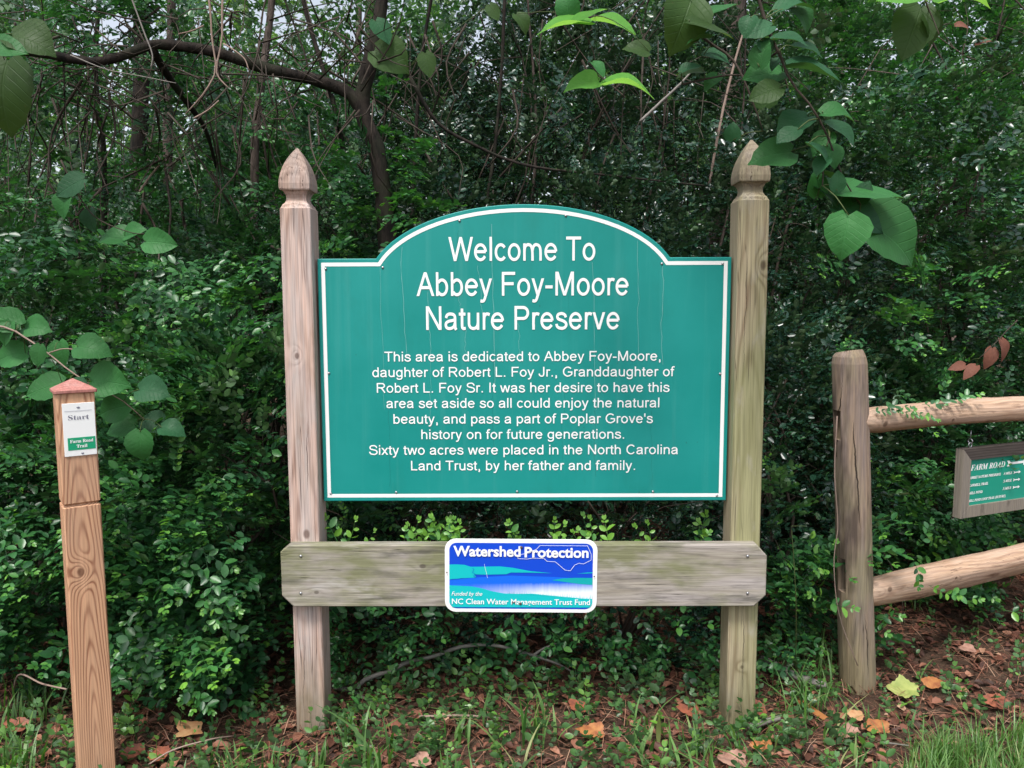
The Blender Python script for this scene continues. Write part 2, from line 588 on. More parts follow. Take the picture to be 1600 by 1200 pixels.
def spray_template(length, leaf, seed, young):
    """a main twig with shorter side twigs, all leafy"""
    rg = np.random.default_rng(seed)
    V, F, T = shoot_template('oval', length, 9, leaf, 0.3, seed, young=young)
    VV, FF, TT, b = [V], [F], [T], len(V)
    for i in range(6):
        u = 0.12 + 0.12 * i
        L = length * rg.uniform(0.28, 0.52) * (1.1 - u * .6)
        v, f, t = shoot_template('oval', L, max(3, int(L / 0.022)), leaf * rg.uniform(.75, 1), 0.35, seed * 7 + i, young=young)
        d = np.array([(-1) ** i * rg.uniform(.6, 1.2), rg.uniform(.5, 1), rg.uniform(-.35, .35)])
        Rm = rot_to(d[None], np.array([[rg.normal(0, .3), 0, 1.0]]))[0]
        VV.append(v @ Rm.T + np.array((0, u * length, -0.3 * length * u * u)))
        FF.append(f + b); TT.append(t); b += len(v)
    return np.vstack(VV), np.vstack(FF), np.concatenate(TT)


TP = {
    'spray': [spray_template(0.27, 0.033, 300 + i, 0.30) for i in range(6)],
    'privet': [shoot_template('oval', 0.20, 9, 0.026, 0.18, 10 + i) for i in range(5)],
    'privet_long': [shoot_template('oval', 0.34, 15, 0.027, 0.30, 30 + i, young=0.42) for i in range(4)],
    'plain': [shoot_template('plain', 0.17, 7, 0.024, 0.15, 50 + i, young=0.15) for i in range(5)],
    'round': [shoot_template('oval', 0.16, 5, 0.036, 0.15, 90 + i, young=0.2) for i in range(4)],
    'wide': [shoot_template('plain', 0.26, 6, 0.046, 0.2, 110 + i, opposite=False, young=0.3) for i in range(4)],
    'far': [shoot_template('far', 0.5, 8, 0.085, 0.2, 130 + i, young=0.4) for i in range(4)],
    'vfar': [shoot_template('far', 0.9, 8, 0.16, 0.2, 150 + i, young=0.4) for i in range(4)],
}


def lump(ph, t, seed):
    return 1 + 0.22 * np.sin(3 * ph + seed) * np.cos(4.0 * t + seed) + 0.14 * np.sin(7 * ph + 2 * seed) * np.sin(9 * t)


def shrub_points(cx, cy, rx, ry, z0, h, n, seed, front=0.6):
    ph = RNG.uniform(0, 2 * PI, n)
    f = RNG.random(n) < front
    ph[f] = -PI / 2 + RNG.normal(0, 0.85, f.sum())
    t = RNG.random(n) ** 0.85
    prof = np.sqrt(np.clip(1 - (np.clip(t - 0.35, 0, 1) / 0.66) ** 2.2, 0.02, 1)) * (0.72 + 0.28 * np.clip(t / 0.3, 0, 1))
    rho = RNG.uniform(0.45, 1.0, n) ** 0.6 * lump(ph, t, seed)
    x = cx + rx * prof * rho * np.cos(ph)
    y = cy + ry * prof * rho * np.sin(ph)
    z = z0 + t * h
    D = np.stack([np.cos(ph) * 0.9, np.sin(ph) * 0.9, 0.15 + 0.75 * t ** 2 + 0 * t], -1) + RNG.normal(0, 0.42, (n, 3))
    U = np.stack([np.cos(ph) * 0.35, np.sin(ph) * 0.35, np.ones(n)], -1) + RNG.normal(0, 0.22, (n, 3))
    return np.stack([x, y, z], -1), D, U


def stems_mesh(cx, cy, rx, ry, h, n, r, mat, z0=0.0, wob=0.08, twigs=0):
    parts = []
    for i in range(n):
        a = random.uniform(0, 2 * PI)
        q = random.uniform(0.25, 0.8)
        b = (cx + 0.12 * rx * math.cos(a), cy + 0.12 * ry * math.sin(a), -0.03)
        e = (cx + q * rx * math.cos(a), cy + q * ry * math.sin(a), h * random.uniform(0.7, 0.98))
        m = [(b[0] * 0.6 + e[0] * 0.4 + random.gauss(0, wob), b[1] * 0.6 + e[1] * 0.4 + random.gauss(0, wob), h * 0.33),
             (b[0] * 0.3 + e[0] * 0.7 + random.gauss(0, wob), b[1] * 0.3 + e[1] * 0.7 + random.gauss(0, wob), h * 0.63)]
        pts = smooth_path([b, *m, e], 9)
        rr = r * random.uniform(0.6, 1.2)
        parts.append(tube(pts, rr, rr * 0.3, 5))
        for j in range(twigs):
            k = random.randint(2, 7)
            d = np.array([random.gauss(0, 1), random.gauss(0, 1), random.gauss(0.3, 0.7)]); d /= np.linalg.norm(d)
            L = random.uniform(0.2, 0.6) * min(1.0, h)
            p = pts[k]
            tp = smooth_path([p, p + d * L * 0.5 + np.array([0, 0, random.gauss(0, 0.05)]), p + d * L + np.random.default_rng(i * 7 + j).normal(0, 0.08, 3)], 5)
            parts.append(tube(tp, rr * 0.32, rr * 0.08, 3))
    return join(parts)


def shrub(label, cx, cy, rx, ry, h, n, tpl='plain', mat='privet', tint=0.0, scale=1.0, stems=5, r=0.010, z0=0.05, seed=1.0,
          near=0, name='shrub', cat='shrub', group=None, front=0.6, twigs=4, near_tpl='privet_long', near_box=None, foliage='foliage'):
    g0 = float(gz(cx, cy))
    root = empty(name, (cx, cy, g0), label, cat, group)
    P, D, U = shrub_points(0, 0, rx, ry, z0, h - z0, n, seed, front)
    E_ = P + D / np.linalg.norm(D, axis=1)[:, None] * 0.22
    ok = ~((np.abs(E_[:, 0] + cx) < 0.80) & (np.minimum(E_[:, 1], P[:, 1]) + cy < 0.15)) & ~((np.hypot(P[:, 0] + cx - fb[0], P[:, 1] + cy - fb[1]) < 0.14) | (np.hypot(E_[:, 0] + cx - fb[0], E_[:, 1] + cy - fb[1]) < 0.14))
    P, D, U = P[ok], D[ok], U[ok]
    n = len(P)
    dt = RNG.normal(tint, 0.08, n) + 0.09 * np.sin(P[:, 0] * 9 + seed) * np.sin(P[:, 2] * 8 + seed * 2)
    v, f, t = scatter(TP[tpl], P, D, U, RNG.uniform(0.65, 1.35, n) * scale, dt)
    low = v[:, 2] < 0.008
    v[low, 2] = 0.008 + RNG.random(low.sum()) * 0.01
    obj(foliage, mesh_data(foliage, v, f, M[mat], False, t), root, kind='stuff')
    sv, sf = stems_mesh(0, 0, rx * 0.8, ry * 0.8, h * 0.9, stems, r, M['twig'], twigs=twigs)
    obj('stem', mesh_data('stem', sv, sf, M['twig'], True), root)
    return root


SHOOT_ME = {}


def shoot_mesh(tpl, i, mat, dt=0.0):
    k = (tpl, i, mat, dt)
    if k not in SHOOT_ME:
        v, f, t = TP[tpl][i % len(TP[tpl])]
        SHOOT_ME[k] = mesh_data('leafy_shoot', v, f, M[mat], False, np.clip(t + dt, 0, 1))
    return SHOOT_ME[k]


def add_shoot(root, p, d, up=(0, 0, 1), tpl='privet_long', mat='privet', dt=0.0, scale=1.0):
    """one leafy shoot as a part of a shrub; p in the world"""
    R = rot_to(np.array([d], float), np.array([up], float))[0]
    mt = Matrix(((R[0][0], R[0][1], R[0][2]), (R[1][0], R[1][1], R[1][2]), (R[2][0], R[2][1], R[2][2]))).to_4x4()
    o = bpy.data.objects.new('leafy_shoot', shoot_mesh(tpl, random.randint(0, 9), mat, dt))
    COL.objects.link(o)
    o.parent = root
    o.matrix_local = Matrix.Translation(Vector(p) - root.location) @ mt @ Matrix.Scale(scale, 4)
    return o


# ------------------------------------------------------------------ welcome sign: posts, cross board, panel
M['post_l'] = wood('weathered pink grey pine', (0.60, 0.42, 0.345), (0.25, 0.145, 0.11), y0=0.10, slope=0.034, k=620, warp=0.02, ring_amt=0.70,
                   sharp=2.0, grey=(0.50, 0.42, 0.39), stains=(((0.28, 0.18, 0.11), (9, 9, 3), 0.56, 0.70, 0.5), ((0.50, 0.47, 0.44), (18, 18, 9), 0.60, 0.74, 0.5), ((0.20, 0.20, 0.13), (6, 6, 1.5), 0.55, 0.72, 0.3)),
                   knots=((at(464, 556)[0] + 0.6655, at(464, 556)[2], 0.013, 0.020, 0.022), (0.005, 0.62, 0.02, 0.03, 0.012)), splits=((at(490, 345)[0] + .6655, at(490, 345)[2], at(491, 368)[0] + .6655, at(491, 368)[2], 0.0016), (-0.02, 0.05, -0.012, 0.32, 0.0008), (0.012, 0.75, 0.018, 0.98, 0.0008)), foot=(0.17, 0.15, 0.09), topz=1.60, seed=1.3, cracks=1.4, rough=0.8)
M['post_r'] = wood('weathered green tan pine', (0.43, 0.36, 0.24), (0.19, 0.13, 0.08), y0=0.09, slope=0.026, k=700, warp=0.014, ring_amt=0.75,
                   sharp=2.2, stains=(((0.25, 0.27, 0.12), (5, 5, 1.6), 0.42, 0.62, 0.65), ((0.40, 0.37, 0.32), (16, 16, 7), 0.56, 0.72, 0.6)),
                   knots=((0.03, 1.42, 0.016, 0.03, 0.02), (0.0, 0.2, 0.01, 0.012, 0.01)), seed=6.1, cracks=0.9, rough=0.8, foot=(0.16, 0.14, 0.075), topz=1.56, splits=((0.004, 0.1, 0.0, 0.4, 0.0008), (-0.02, 1.1, -0.015, 1.45, 0.0007)))
M['board'] = wood('weathered grey board', (0.36, 0.325, 0.27), (0.20, 0.165, 0.13), along='x', y0=0.12, slope=0.015, k=520, warp=0.02, ring_amt=0.4,
                  grey=(0.40, 0.36, 0.34), stains=(((0.19, 0.20, 0.095), (9, 9, 3.6), 0.42, 0.60, 0.85), ((0.085, 0.08, 0.07), (34, 34, 6), 0.52, 0.72, 0.7), ((0.50, 0.47, 0.45), (20, 20, 6), 0.60, 0.74, 0.6)),
                  knots=((0.03, -0.30, 0.014, 0.02, 0.015), (-0.05, -0.62, 0.01, 0.016, 0.01)), seed=3.7, cracks=0.8, rough=0.8)

sign = empty('welcome_sign', (0, 0.02, 0), 'large green nature preserve welcome sign between two tall pointed wooden posts', 'sign')
SO = np.array((0, 0.02, 0))


def sq(h, z, b=0.003):
    c = h - b
    return [(-h, -c, z), (-c, -h, z), (c, -h, z), (h, -c, z), (h, c, z), (c, h, z), (-c, h, z), (-h, c, z)]


def gothic_post(xc, ztip, mat, hw=0.0445):
    zs = ztip - 0.174      # shoulder where the square post ends
    S = [sq(hw, -0.06), sq(hw, zs - 0.004), sq(hw - 0.003, zs)]
    # chamfer in, cove, flare out to the underside of the acorn
    for dz, q in ((0.007, 0.0385), (0.012, 0.0335), (0.020, 0.0295), (0.028, 0.0285), (0.036, 0.0300), (0.043, 0.0335), (0.049, 0.0385)):
        S.append(sq(q, zs + dz, 0.002))
    z1 = zs + 0.0495
    S.append(sq(hw - 0.001, z1, 0.002)); S.append(sq(hw + 0.0003, z1 + 0.004, 0.002))
    H = ztip - z1
    for u in (0.12, 0.25, 0.38, 0.5, 0.62, 0.73, 0.83, 0.91, 0.97, 1.0):
        q = (hw) * (1 - u ** 2.15) * 0.97 + 0.0030
        S.append(sq(q, z1 + 0.004 + u * (H - 0.004), min(0.0025, q * 0.4)))
    v, f = loft(S)
    return obj('post', mesh_data('post', v, f, mat), sign, loc=(xc, 0.0445 - 0.02, 0))


zl = at(465, 232, 0.0445)[2]
zr = at(1168, 219, 0.0445)[2]
gothic_post(-0.6655, zl, M['post_l'])
gothic_post(0.6655, zr, M['post_r'])
# cross board with clipped corners, in front of the posts
b0 = at(441, 948, -0.038); b1 = at(1199, 851, -0.038)
x0, x1, z0, z1 = b0[0], b1[0], b0[2], b1[2]
ch = 0.034
poly = [(x0 + ch, z0), (x1 - ch, z0), (x1, z0 + ch), (x1, z1 - ch), (x1 - ch * 0.9, z1), (x0 + ch * 0.7, z1), (x0, z1 - ch * 0.6), (x0, z0 + ch)]
cxb, czb = (x0 + x1) / 2, (z0 + z1) / 2
pl = [(x - cxb, z - czb) for x, z in poly]
shr = [(x * (1 - 0.0025 / abs(x1 - cxb)), z * (1 - 0.0025 / (z1 - czb))) for x, z in pl]
v, f = loft([[(x, 0.0, z) for x, z in pl], [(x, -0.0355, z) for x, z in pl], [(x, -0.038, z) for x, z in shr]])
cb = obj('cross_board', mesh_data('cross_board', v, f, M['board']), sign, loc=(cxb, -0.0205, czb))
M['steel'] = flat('galvanised steel', (0.45, 0.45, 0.47), 0.35, 0.5, 0.9)


def dome(r, h, n=10, mat=None, name='screw'):
    secs = [[(r * math.cos(2 * PI * i / n), 0, r * math.sin(2 * PI * i / n)) for i in range(n)],
            [(r * 0.75 * math.cos(2 * PI * i / n), -h * 0.7, r * 0.75 * math.sin(2 * PI * i / n)) for i in range(n)],
            [(r * 0.25 * math.cos(2 * PI * i / n), -h, r * 0.25 * math.sin(2 * PI * i / n)) for i in range(n)]]
    v, f = loft(secs)
    return mesh_data(name, v, f, mat, True)


bolt_me = dome(0.005, 0.003, 8, M['steel'], 'bolt')
for px, py in ((470, 869), (470, 927), (1168, 869), (1168, 927)):
    p = at(px, py, -0.0385)
    obj('bolt', bolt_me, cb, loc=(p[0] - cxb, -0.0382, p[2] - czb))

# panel outline
YP = 0.038
sc_px = (at(1142, 600, YP)[0] - at(494, 600, YP)[0]) / 648.0
pw = 0.6145
pzb = at(818, 782.5, YP)[2]
psh = at(818, 403, YP)[2]
ptop = at(818, 319, YP)[2]
acx = at(817, 404, YP)[0]
AH = 226 * sc_px
AA = 240 * sc_px
rise = ptop - psh
AB = rise / (1 - math.sqrt(1 - (AH / AA) ** 2))


def panel_outline(inset):
    """outline of the arched panel, moved inwards by inset"""
    base = [(-pw, pzb), (pw, pzb), (pw, psh)]
    arc = []
    for i in range(41):
        dx = AH * math.cos(PI * i / 40)
        arc.append((acx + dx, ptop - AB * (1 - math.sqrt(max(0, 1 - (dx / AA) ** 2)))))
    pts = base + arc + [(-pw, psh)]
    if not inset: return pts
    P = np.array(pts)
    out = []
    n = len(P)
    for i in range(n):
        a, b, c = P[i - 1], P[i], P[(i + 1) % n]
        e1 = (b - a) / (np.linalg.norm(b - a) + 1e-12); e2 = (c - b) / (np.linalg.norm(c - b) + 1e-12)
        n1 = np.array([-e1[1], e1[0]]); n2 = np.array([-e2[1], e2[0]])
        k = inset / max(0.3, 1 + n1 @ n2)
        out.append(tuple(b + (n1 + n2) * k))
    return out


def paint_green():
    s = NT('sign green paint')
    O, X, Y, Z = s.obj_xyz()
    n1 = s.noise(O, 3.0, 5.0, 0.6)
    c = s.mix(s.rng(n1, 0.3, 0.75), (0.004, 0.225, 0.200), (0.012, 0.275, 0.250))
    runs = s.noise(s.mapv(O, (30, 30, 1.2)), 1.0, 3.0)
    c = s.mix(s.rng(runs, 0.55, 0.8, 0, 0.22), c, (0.10, 0.36, 0.33))
    c = s.mix(s.rng(s.noise(s.mapv(O, (9, 9, 3), (3, 1, 2)), 1.0, 5.0, 0.65), 0.55, 0.78, 0, 0.35), c, (0.012, 0.15, 0.12))
    sp = s.rng(s.noise(O, 70.0, 1.0), 0.77, 0.80, 0, 0.6)
    c = s.mix(sp, c, (0.02, 0.10, 0.09))
    return s.pbr(c, s.rng(n1, 0.3, 0.7, 0.34, 0.48), 0.32, normal=s.bump(runs, 0.06, 0.002))


M['green'] = paint_green()
M['white'] = flat('white vinyl', (0.86, 0.87, 0.86), 0.45, 0.4, dirt=0.12, dirtcol=(0.6, 0.62, 0.58))
M['edge'] = flat('dark plywood edge', (0.02, 0.14, 0.12), 0.6, 0.3)
out0 = panel_outline(0.0)
v, f = loft([[(x, 0.020, z) for x, z in panel_outline(0.002)], [(x, 0.003, z) for x, z in panel_outline(0.0)], [(x, 0.0015, z) for x, z in out0], [(x, 0.0, z) for x, z in panel_outline(0.002)]])
panel = obj('sign_panel', mesh_data('sign_panel', v, f, M['green']), sign, loc=(0, YP - 0.02, 0))
# back battens that carry the panel between the posts
bv, bf = join([box(-0.62, 0.62, 0.0225, 0.055, pzb + 0.10, pzb + 0.19), box(-0.62, 0.62, 0.0225, 0.055, psh - 0.19, psh - 0.10)])
obj('back_batten', mesh_data('back_batten', bv, bf, M['post_r']), sign, loc=(0, YP - 0.02, 0))


def ring_between(o, i, y):
    n = len(o)
    V = [(x, y, z) for x, z in o] + [(x, y, z) for x, z in i]
    F = [(k, (k + 1) % n, n + (k + 1) % n, n + k) for k in range(n)]
    return V, F


v, f = ring_between(panel_outline(0.0115), panel_outline(0.0225), -0.0007)
obj('border_line', mesh_data('border_line', v, f, M['white']), panel)

# ---- lettering
FDIR = bpy.utils.system_resource('DATAFILES', path='fonts') or ''


def get_font(fn):
    try:
        p = os.path.join(FDIR, fn)
        if os.path.exists(p): return bpy.data.fonts.load(p, check_existing=True)
    except Exception:
        pass
    return None


INTER = get_font('Inter.woff2')
MATHF = get_font('NotoSansMath-Regular.woff2')


def ml(s, up, lo):
    if MATHF is None: return s
    return ''.join(chr(up + ord(c) - 65) if 'A' <= c <= 'Z' else chr(lo + ord(c) - 97) if 'a' <= c <= 'z' and not (lo == 0x1d44e and c == 'h') else c for c in s)


def serif_bold(s): return ml(s, 0x1d400, 0x1d41a)
def serif_bi(s): return ml(s, 0x1d468, 0x1d482)


_cap = {}


def text_geo(body, font, weight=0.0, spacing=1.0, shear=0.0):
    """verts (x right, y up) of a flat filled text of unit size, and its faces"""
    cu = bpy.data.curves.new('text', 'FONT')
    cu.body = body
    if font: cu.font = font
    cu.size = 1.0
    cu.offset = weight
    cu.space_character = spacing
    cu.shear = shear
    cu.resolution_u = 4
    o = bpy.data.objects.new('text', cu)
    COL.objects.link(o)
    dg = bpy.context.evaluated_depsgraph_get()
    me = bpy.data.meshes.new_from_object(o.evaluated_get(dg))
    V = np.array([v.co[:] for v in me.vertices])
    F = [tuple(p.vertices) for p in me.polygons]
    bpy.data.objects.remove(o); bpy.data.curves.remove(cu); bpy.data.meshes.remove(me)
    return V, F


def lettering(parent, body, x0, x1, zb, cap, mat, font, weight=0.012, y=-0.0012, capchar='H', spacing=1.0, origin=(0, 0), slant=0.0, shear=0.0, name='lettering'):
    """text from x0 to x1 (parent's x), baseline zb, capital height cap"""
    key = (capchar, font.name if font else '')
    if key not in _cap:
        _cap[key] = text_geo(capchar, font)[0][:, 1].max()
    V, F = text_geo(body, font, weight, spacing, shear)
    x = (V[:, 0] - V[:, 0].min()) / (np.ptp(V[:, 0])) * (x1 - x0)
    z = V[:, 1] / _cap[key] * cap + x * slant
    W_ = np.stack([x, np.full(len(V), 0.0), z], -1)
    return obj(name, mesh_data(name, W_, F, mat), parent, loc=(x0, y, zb))


# a plain sans-serif drawn with strokes: cap height 1, x-height 0.725
SW = 0.128
_h = SW / 2


def _arc(cx, cy, rx, ry, a0, a1, n=22):
    return ('p', [(cx + rx * math.cos(math.radians(a0 + (a1 - a0) * i / n)), cy + ry * math.sin(math.radians(a0 + (a1 - a0) * i / n))) for i in range(n + 1)])


def _ln(*p): return ('p', list(p))
def _dg(x0, y0, x1, y1): return ('d', (x0, y0, x1, y1))


def _sm(*p):
    q = smooth_path([(a, b, 0) for a, b in p], 5 * len(p))
    return ('p', [(a, b) for a, b, _ in q])


def _bowl(cx): return _arc(cx, .362, .335 - _h, .375 - _h, 0, 360, 30)
def _stem(x, y0, y1): return _ln((x, y0), (x, y1))


GL = {
    ' ': (.388, []), 'l': (.310, [_stem(.155, 0, 1)]), 'I': (.388, [_stem(.194, 0, 1)]), '-': (.465, [_ln((.045, .365), (.42, .365))]),
    '.': (.388, [_stem(.194, 0, .14)]), ',': (.388, [_stem(.194, 0, .14), _sm((.215, .02), (.205, -.08), (.15, -.17))]), "'": (.267, [_ln((.133, .65), (.133, 1.0))]),
    'i': (.310, [_stem(.155, 0, .725), _stem(.155, .86, 1)]), 'j': (.310, [_sm((.155, .725), (.155, .2), (.155, -.10), (.125, -.20), (.03, -.225), (-.03, -.215)), _stem(.155, .86, 1)]),
    'o': (.777, [_bowl(.388)]), 'c': (.698, [_arc(.375, .362, .325 - _h, .375 - _h, 38, 322)]),
    'e': (.777, [_arc(.388, .362, .340 - _h, .375 - _h, 3, 328), _ln((.115, .385), (.664, .385))]),
    'b': (.777, [_stem(.155, 0, 1), _arc(.405, .362, .315 - _h, .375 - _h, -142, 142)]),
    'd': (.777, [_stem(.622, 0, 1), _arc(.372, .362, .315 - _h, .375 - _h, 38, 322)]),
    'p': (.777, [_stem(.155, -.277, .725), _arc(.405, .362, .315 - _h, .375 - _h, -142, 142)]),
    'g': (.777, [_sm((.622, .725), (.622, .4), (.622, .1), (.615, -.06), (.54, -.18), (.38, -.225), (.24, -.205), (.16, -.15), (.145, -.07)), _arc(.372, .372, .315 - _h, .365 - _h, 38, 322)]),
    'h': (.777, [_stem(.155, 0, 1), _sm((.155, .42), (.20, .57), (.31, .655), (.43, .668), (.55, .62), (.615, .50), (.622, .30), (.622, 0))]),
    'n': (.777, [_stem(.155, 0, .725), _sm((.155, .42), (.20, .57), (.31, .655), (.43, .668), (.55, .62), (.615, .50), (.622, .30), (.622, 0))]),
    'u': (.777, [_stem(.622, 0, .725), _sm((.622, .305), (.577, .155), (.467, .07), (.347, .057), (.227, .105), (.162, .225), (.155, .425), (.155, .725))]),
    'm': (1.163, [_stem(.155, 0, .725), _sm((.155, .42), (.19, .57), (.28, .655), (.38, .668), (.48, .63), (.54, .53), (.575, .35), (.582, 0)), _sm((.580, .42), (.62, .57), (.71, .655), (.80, .668), (.92, .62), (.99, .50), (1.008, .30), (1.008, 0))]),
    'r': (.465, [_stem(.155, 0, .725), _sm((.155, .38), (.18, .56), (.26, .655), (.36, .668), (.45, .635))]),
    't': (.388, [_sm((.185, .90), (.185, .5), (.185, .2), (.20, .09), (.27, .055), (.37, .065)), _ln((.02, .665), (.36, .665))]),
    'f': (.388, [_sm((.165, 0), (.165, .5), (.168, .8), (.21, .92), (.30, .955), (.41, .94)), _ln((.01, .665), (.36, .665))]),
    'a': (.777, [_sm((.135, .50), (.17, .60), (.26, .66), (.39, .672), (.53, .64), (.59, .55), (.597, .40), (.60, .20), (.61, .08), (.655, .0)), _sm((.59, .43), (.45, .395), (.28, .365), (.15, .30), (.12, .20), (.16, .10), (.28, .055), (.42, .075), (.54, .15), (.59, .28))]),
    's': (.698, [_sm((.585, .51), (.54, .61), (.43, .665), (.33, .672), (.20, .64), (.145, .55), (.18, .46), (.29, .41), (.43, .37), (.56, .30), (.605, .20), (.55, .10), (.43, .052), (.33, .050), (.19, .085), (.12, .16), (.10, .24))]),
    'v': (.698, [_dg(.09, .725, .349, 0), _dg(.608, .725, .349, 0)]),
    'w': (1.008, [_dg(.08, .725, .28, 0), _dg(.504, .725, .28, 0), _dg(.504, .725, .728, 0), _dg(.928, .725, .728, 0)]),
    'x': (.698, [_dg(.09, .725, .608, 0), _dg(.608, .725, .09, 0)]),
    'y': (.698, [_dg(.09, .725, .355, 0), _dg(.608, .725, .345, 0), _sm((.352, .03), (.29, -.13), (.24, -.205), (.16, -.225), (.07, -.21))]),
    'k': (.698, [_stem(.150, 0, 1), _dg(.58, .725, .20, .30), _dg(.31, .43, .615, 0)]),
    'A': (.932, [_dg(.07, 0, .466, 1), _dg(.862, 0, .466, 1), _ln((.20, .355), (.73, .355))]),
    'C': (1.008, [_arc(.53, .5, .455 - _h, .515 - _h, 38, 322, 30)]),
    'F': (.853, [_stem(.17, 0, 1), _ln((.17, 1 - _h), (.80, 1 - _h)), _ln((.17, .505), (.72, .505))]),
    'G': (1.087, [_arc(.55, .5, .475 - _h, .515 - _h, 42, 300, 30), _sm((.76, .115), (.87, .17), (.935, .235)), _ln((.945, .215), (.945, .44)), _ln((.56, .46), (1.008, .46))]),
    'J': (.698, [_sm((.53, 1), (.53, .6), (.53, .28), (.49, .12), (.39, .055), (.27, .055), (.16, .11), (.105, .22), (.10, .31))]),
    'L': (.777, [_stem(.165, 0, 1), _ln((.165, _h), (.73, _h))]),
    'M': (1.163, [_stem(.165, 0, 1), _stem(.998, 0, 1), _dg(.19, 1, .582, 0), _dg(.975, 1, .582, 0)]),
    'N': (1.008, [_stem(.170, 0, 1), _stem(.838, 0, 1), _dg(.18, 1, .828, 0)]),
    'P': (.932, [_stem(.17, 0, 1), ('p', [(.17, 1 - _h), (.50, 1 - _h)]), _arc(.56, .705, .30 - _h, .295 - _h, 90, -90, 14), _ln((.62, .472), (.17, .472)), _ln((.48, 1 - _h), (.58, 1 - _h))]),
    'R': (1.008, [_stem(.17, 0, 1), _ln((.17, 1 - _h), (.64, 1 - _h)), _arc(.62, .722, .30 - _h, .278 - _h, 90, -90, 14), _ln((.64, .508), (.17, .508)), _sm((.50, .49), (.62, .40), (.75, .22), (.89, 0))]),
    'S': (.932, [_sm((.80, .70), (.75, .84), (.62, .93), (.46, .95), (.27, .92), (.165, .82), (.155, .71), (.21, .61), (.34, .555), (.52, .51), (.70, .455), (.80, .37), (.825, .26), (.77, .13), (.62, .058), (.46, .05), (.28, .085), (.15, .18), (.11, .32))]),
    'T': (.853, [_stem(.4265, 0, .99), _ln((.03, 1 - _h), (.823, 1 - _h))]),
    'W': (1.318, [_dg(.075, 1, .355, 0), _dg(.659, 1, .355, 0), _dg(.659, 1, .963, 0), _dg(1.243, 1, .963, 0)]),
}


def stroke_text(parent, body, x0, x1, zb, cap, mat, y=-0.0012, name='lettering'):
    V, F = [], []
    pen = 0.0
    k = 0
    for c in body:
        adv, strokes = GL[c]
        for kind, p in strokes:
            yy = -0.00004 * (k % 7)
            k += 1
            if kind == 'd':
                ax, ay, bx, by = p
                wh = _h * math.hypot(bx - ax, by - ay) / abs(by - ay)
                q = [(ax - wh, ay), (ax + wh, ay), (bx + wh, by), (bx - wh, by)]
                if ay > by: q = [q[3], q[2], q[1], q[0]]
                b = len(V)
                V += [(pen + u, yy, v_) for u, v_ in q]; F.append((b, b + 1, b + 2, b + 3))
            else:
                P = np.array(p)
                Tn = np.gradient(P, axis=0)
                Tn /= np.linalg.norm(Tn, axis=1)[:, None]
                if np.hypot(*(P[0] - P[-1])) < 1e-6: Tn[0] = Tn[-1] = (Tn[0] + Tn[-1]) / np.linalg.norm(Tn[0] + Tn[-1])
                N_ = np.stack([-Tn[:, 1], Tn[:, 0]], -1) * _h
                b = len(V)
                for a_, n_ in zip(P, N_):
                    V += [(pen + a_[0] + n_[0], yy, a_[1] + n_[1]), (pen + a_[0] - n_[0], yy, a_[1] - n_[1])]
                for i in range(len(P) - 1):
                    F.append((b + 2 * i, b + 2 * i + 1, b + 2 * i + 3, b + 2 * i + 2))
        pen += adv
    V = np.array(V)
    V[:, 0] = (V[:, 0] - V[:, 0].min()) / np.ptp(V[:, 0]) * (x1 - x0)
    V[:, 2] *= cap
    return obj(name, mesh_data(name, V, F, mat), parent, loc=(x0, y, zb))


def line_px(body, xa, xb, yl, capx, yy=None, weight=0.014):
    """a line of the main sign: extents in photo pixels"""
    a = at(xa, yl, YP); b = at(xb, yl, YP)
    stroke_text(panel, body, a[0], b[0], (a[2] + b[2]) / 2, capx * sc_px, M['white'])


line_px('Welcome To', 701, 930, 407.5, 36.5)
line_px('Abbey Foy-Moore', 651, 982, 462, 36.5)
line_px('Nature Preserve', 666, 968, 515, 36.5)
for body, xa, xb, yl in (("This area is dedicated to Abbey Foy-Moore,", 601, 1032, 564.2), ("daughter of Robert L. Foy Jr., Granddaughter of", 582, 1054, 588.5),
                         ("Robert L. Foy Sr. It was her desire to have this", 589, 1046, 613), ("area set aside so all could enjoy the natural", 604, 1030, 637),
                         ("beauty, and pass a part of Poplar Grove's", 615, 1020, 661.5), ("history on for future generations.", 658.5, 975, 685.7),
                         ("Sixty two acres were placed in the North Carolina", 577, 1059, 710), ("Land Trust, by her father and family.", 642.5, 992, 734.5)):
    line_px(body, xa, xb, yl, 15.4, weight=0.016)

# ---- screws and surface cracks of the panel
screw_me = dome(0.0042, 0.003, 8, M['steel'], 'screw')
for px, py in ((509, 420), (598, 418), (718, 345), (884, 337), (1034, 412), (1129, 412), (514, 583), (1125, 584), (517, 771), (619, 769), (808, 768), (1020, 768), (1120, 774)):
    p = at(px, py, YP)
    obj('screw', screw_me, panel, loc=(p[0], -0.0005, p[2]))
M['crack_w'] = flat('pale crack in the vinyl', (0.22, 0.45, 0.43), 0.6, 0.3)
M['crack_d'] = flat('dark crack in the vinyl', (0.012, 0.10, 0.09), 0.7, 0.2)


def ribbon(pts, w, y):
    V, F = [], []
    for i, (x, z) in enumerate(pts):
        ww = w * 0.6 * (0.4 + 0.6 * abs(math.sin(i * 1.7 + x * 40)))
        V += [(x - ww, y, z), (x + ww, y, z)]
        if i: F.append((2 * i - 2, 2 * i - 1, 2 * i + 1, 2 * i))
    return V, F


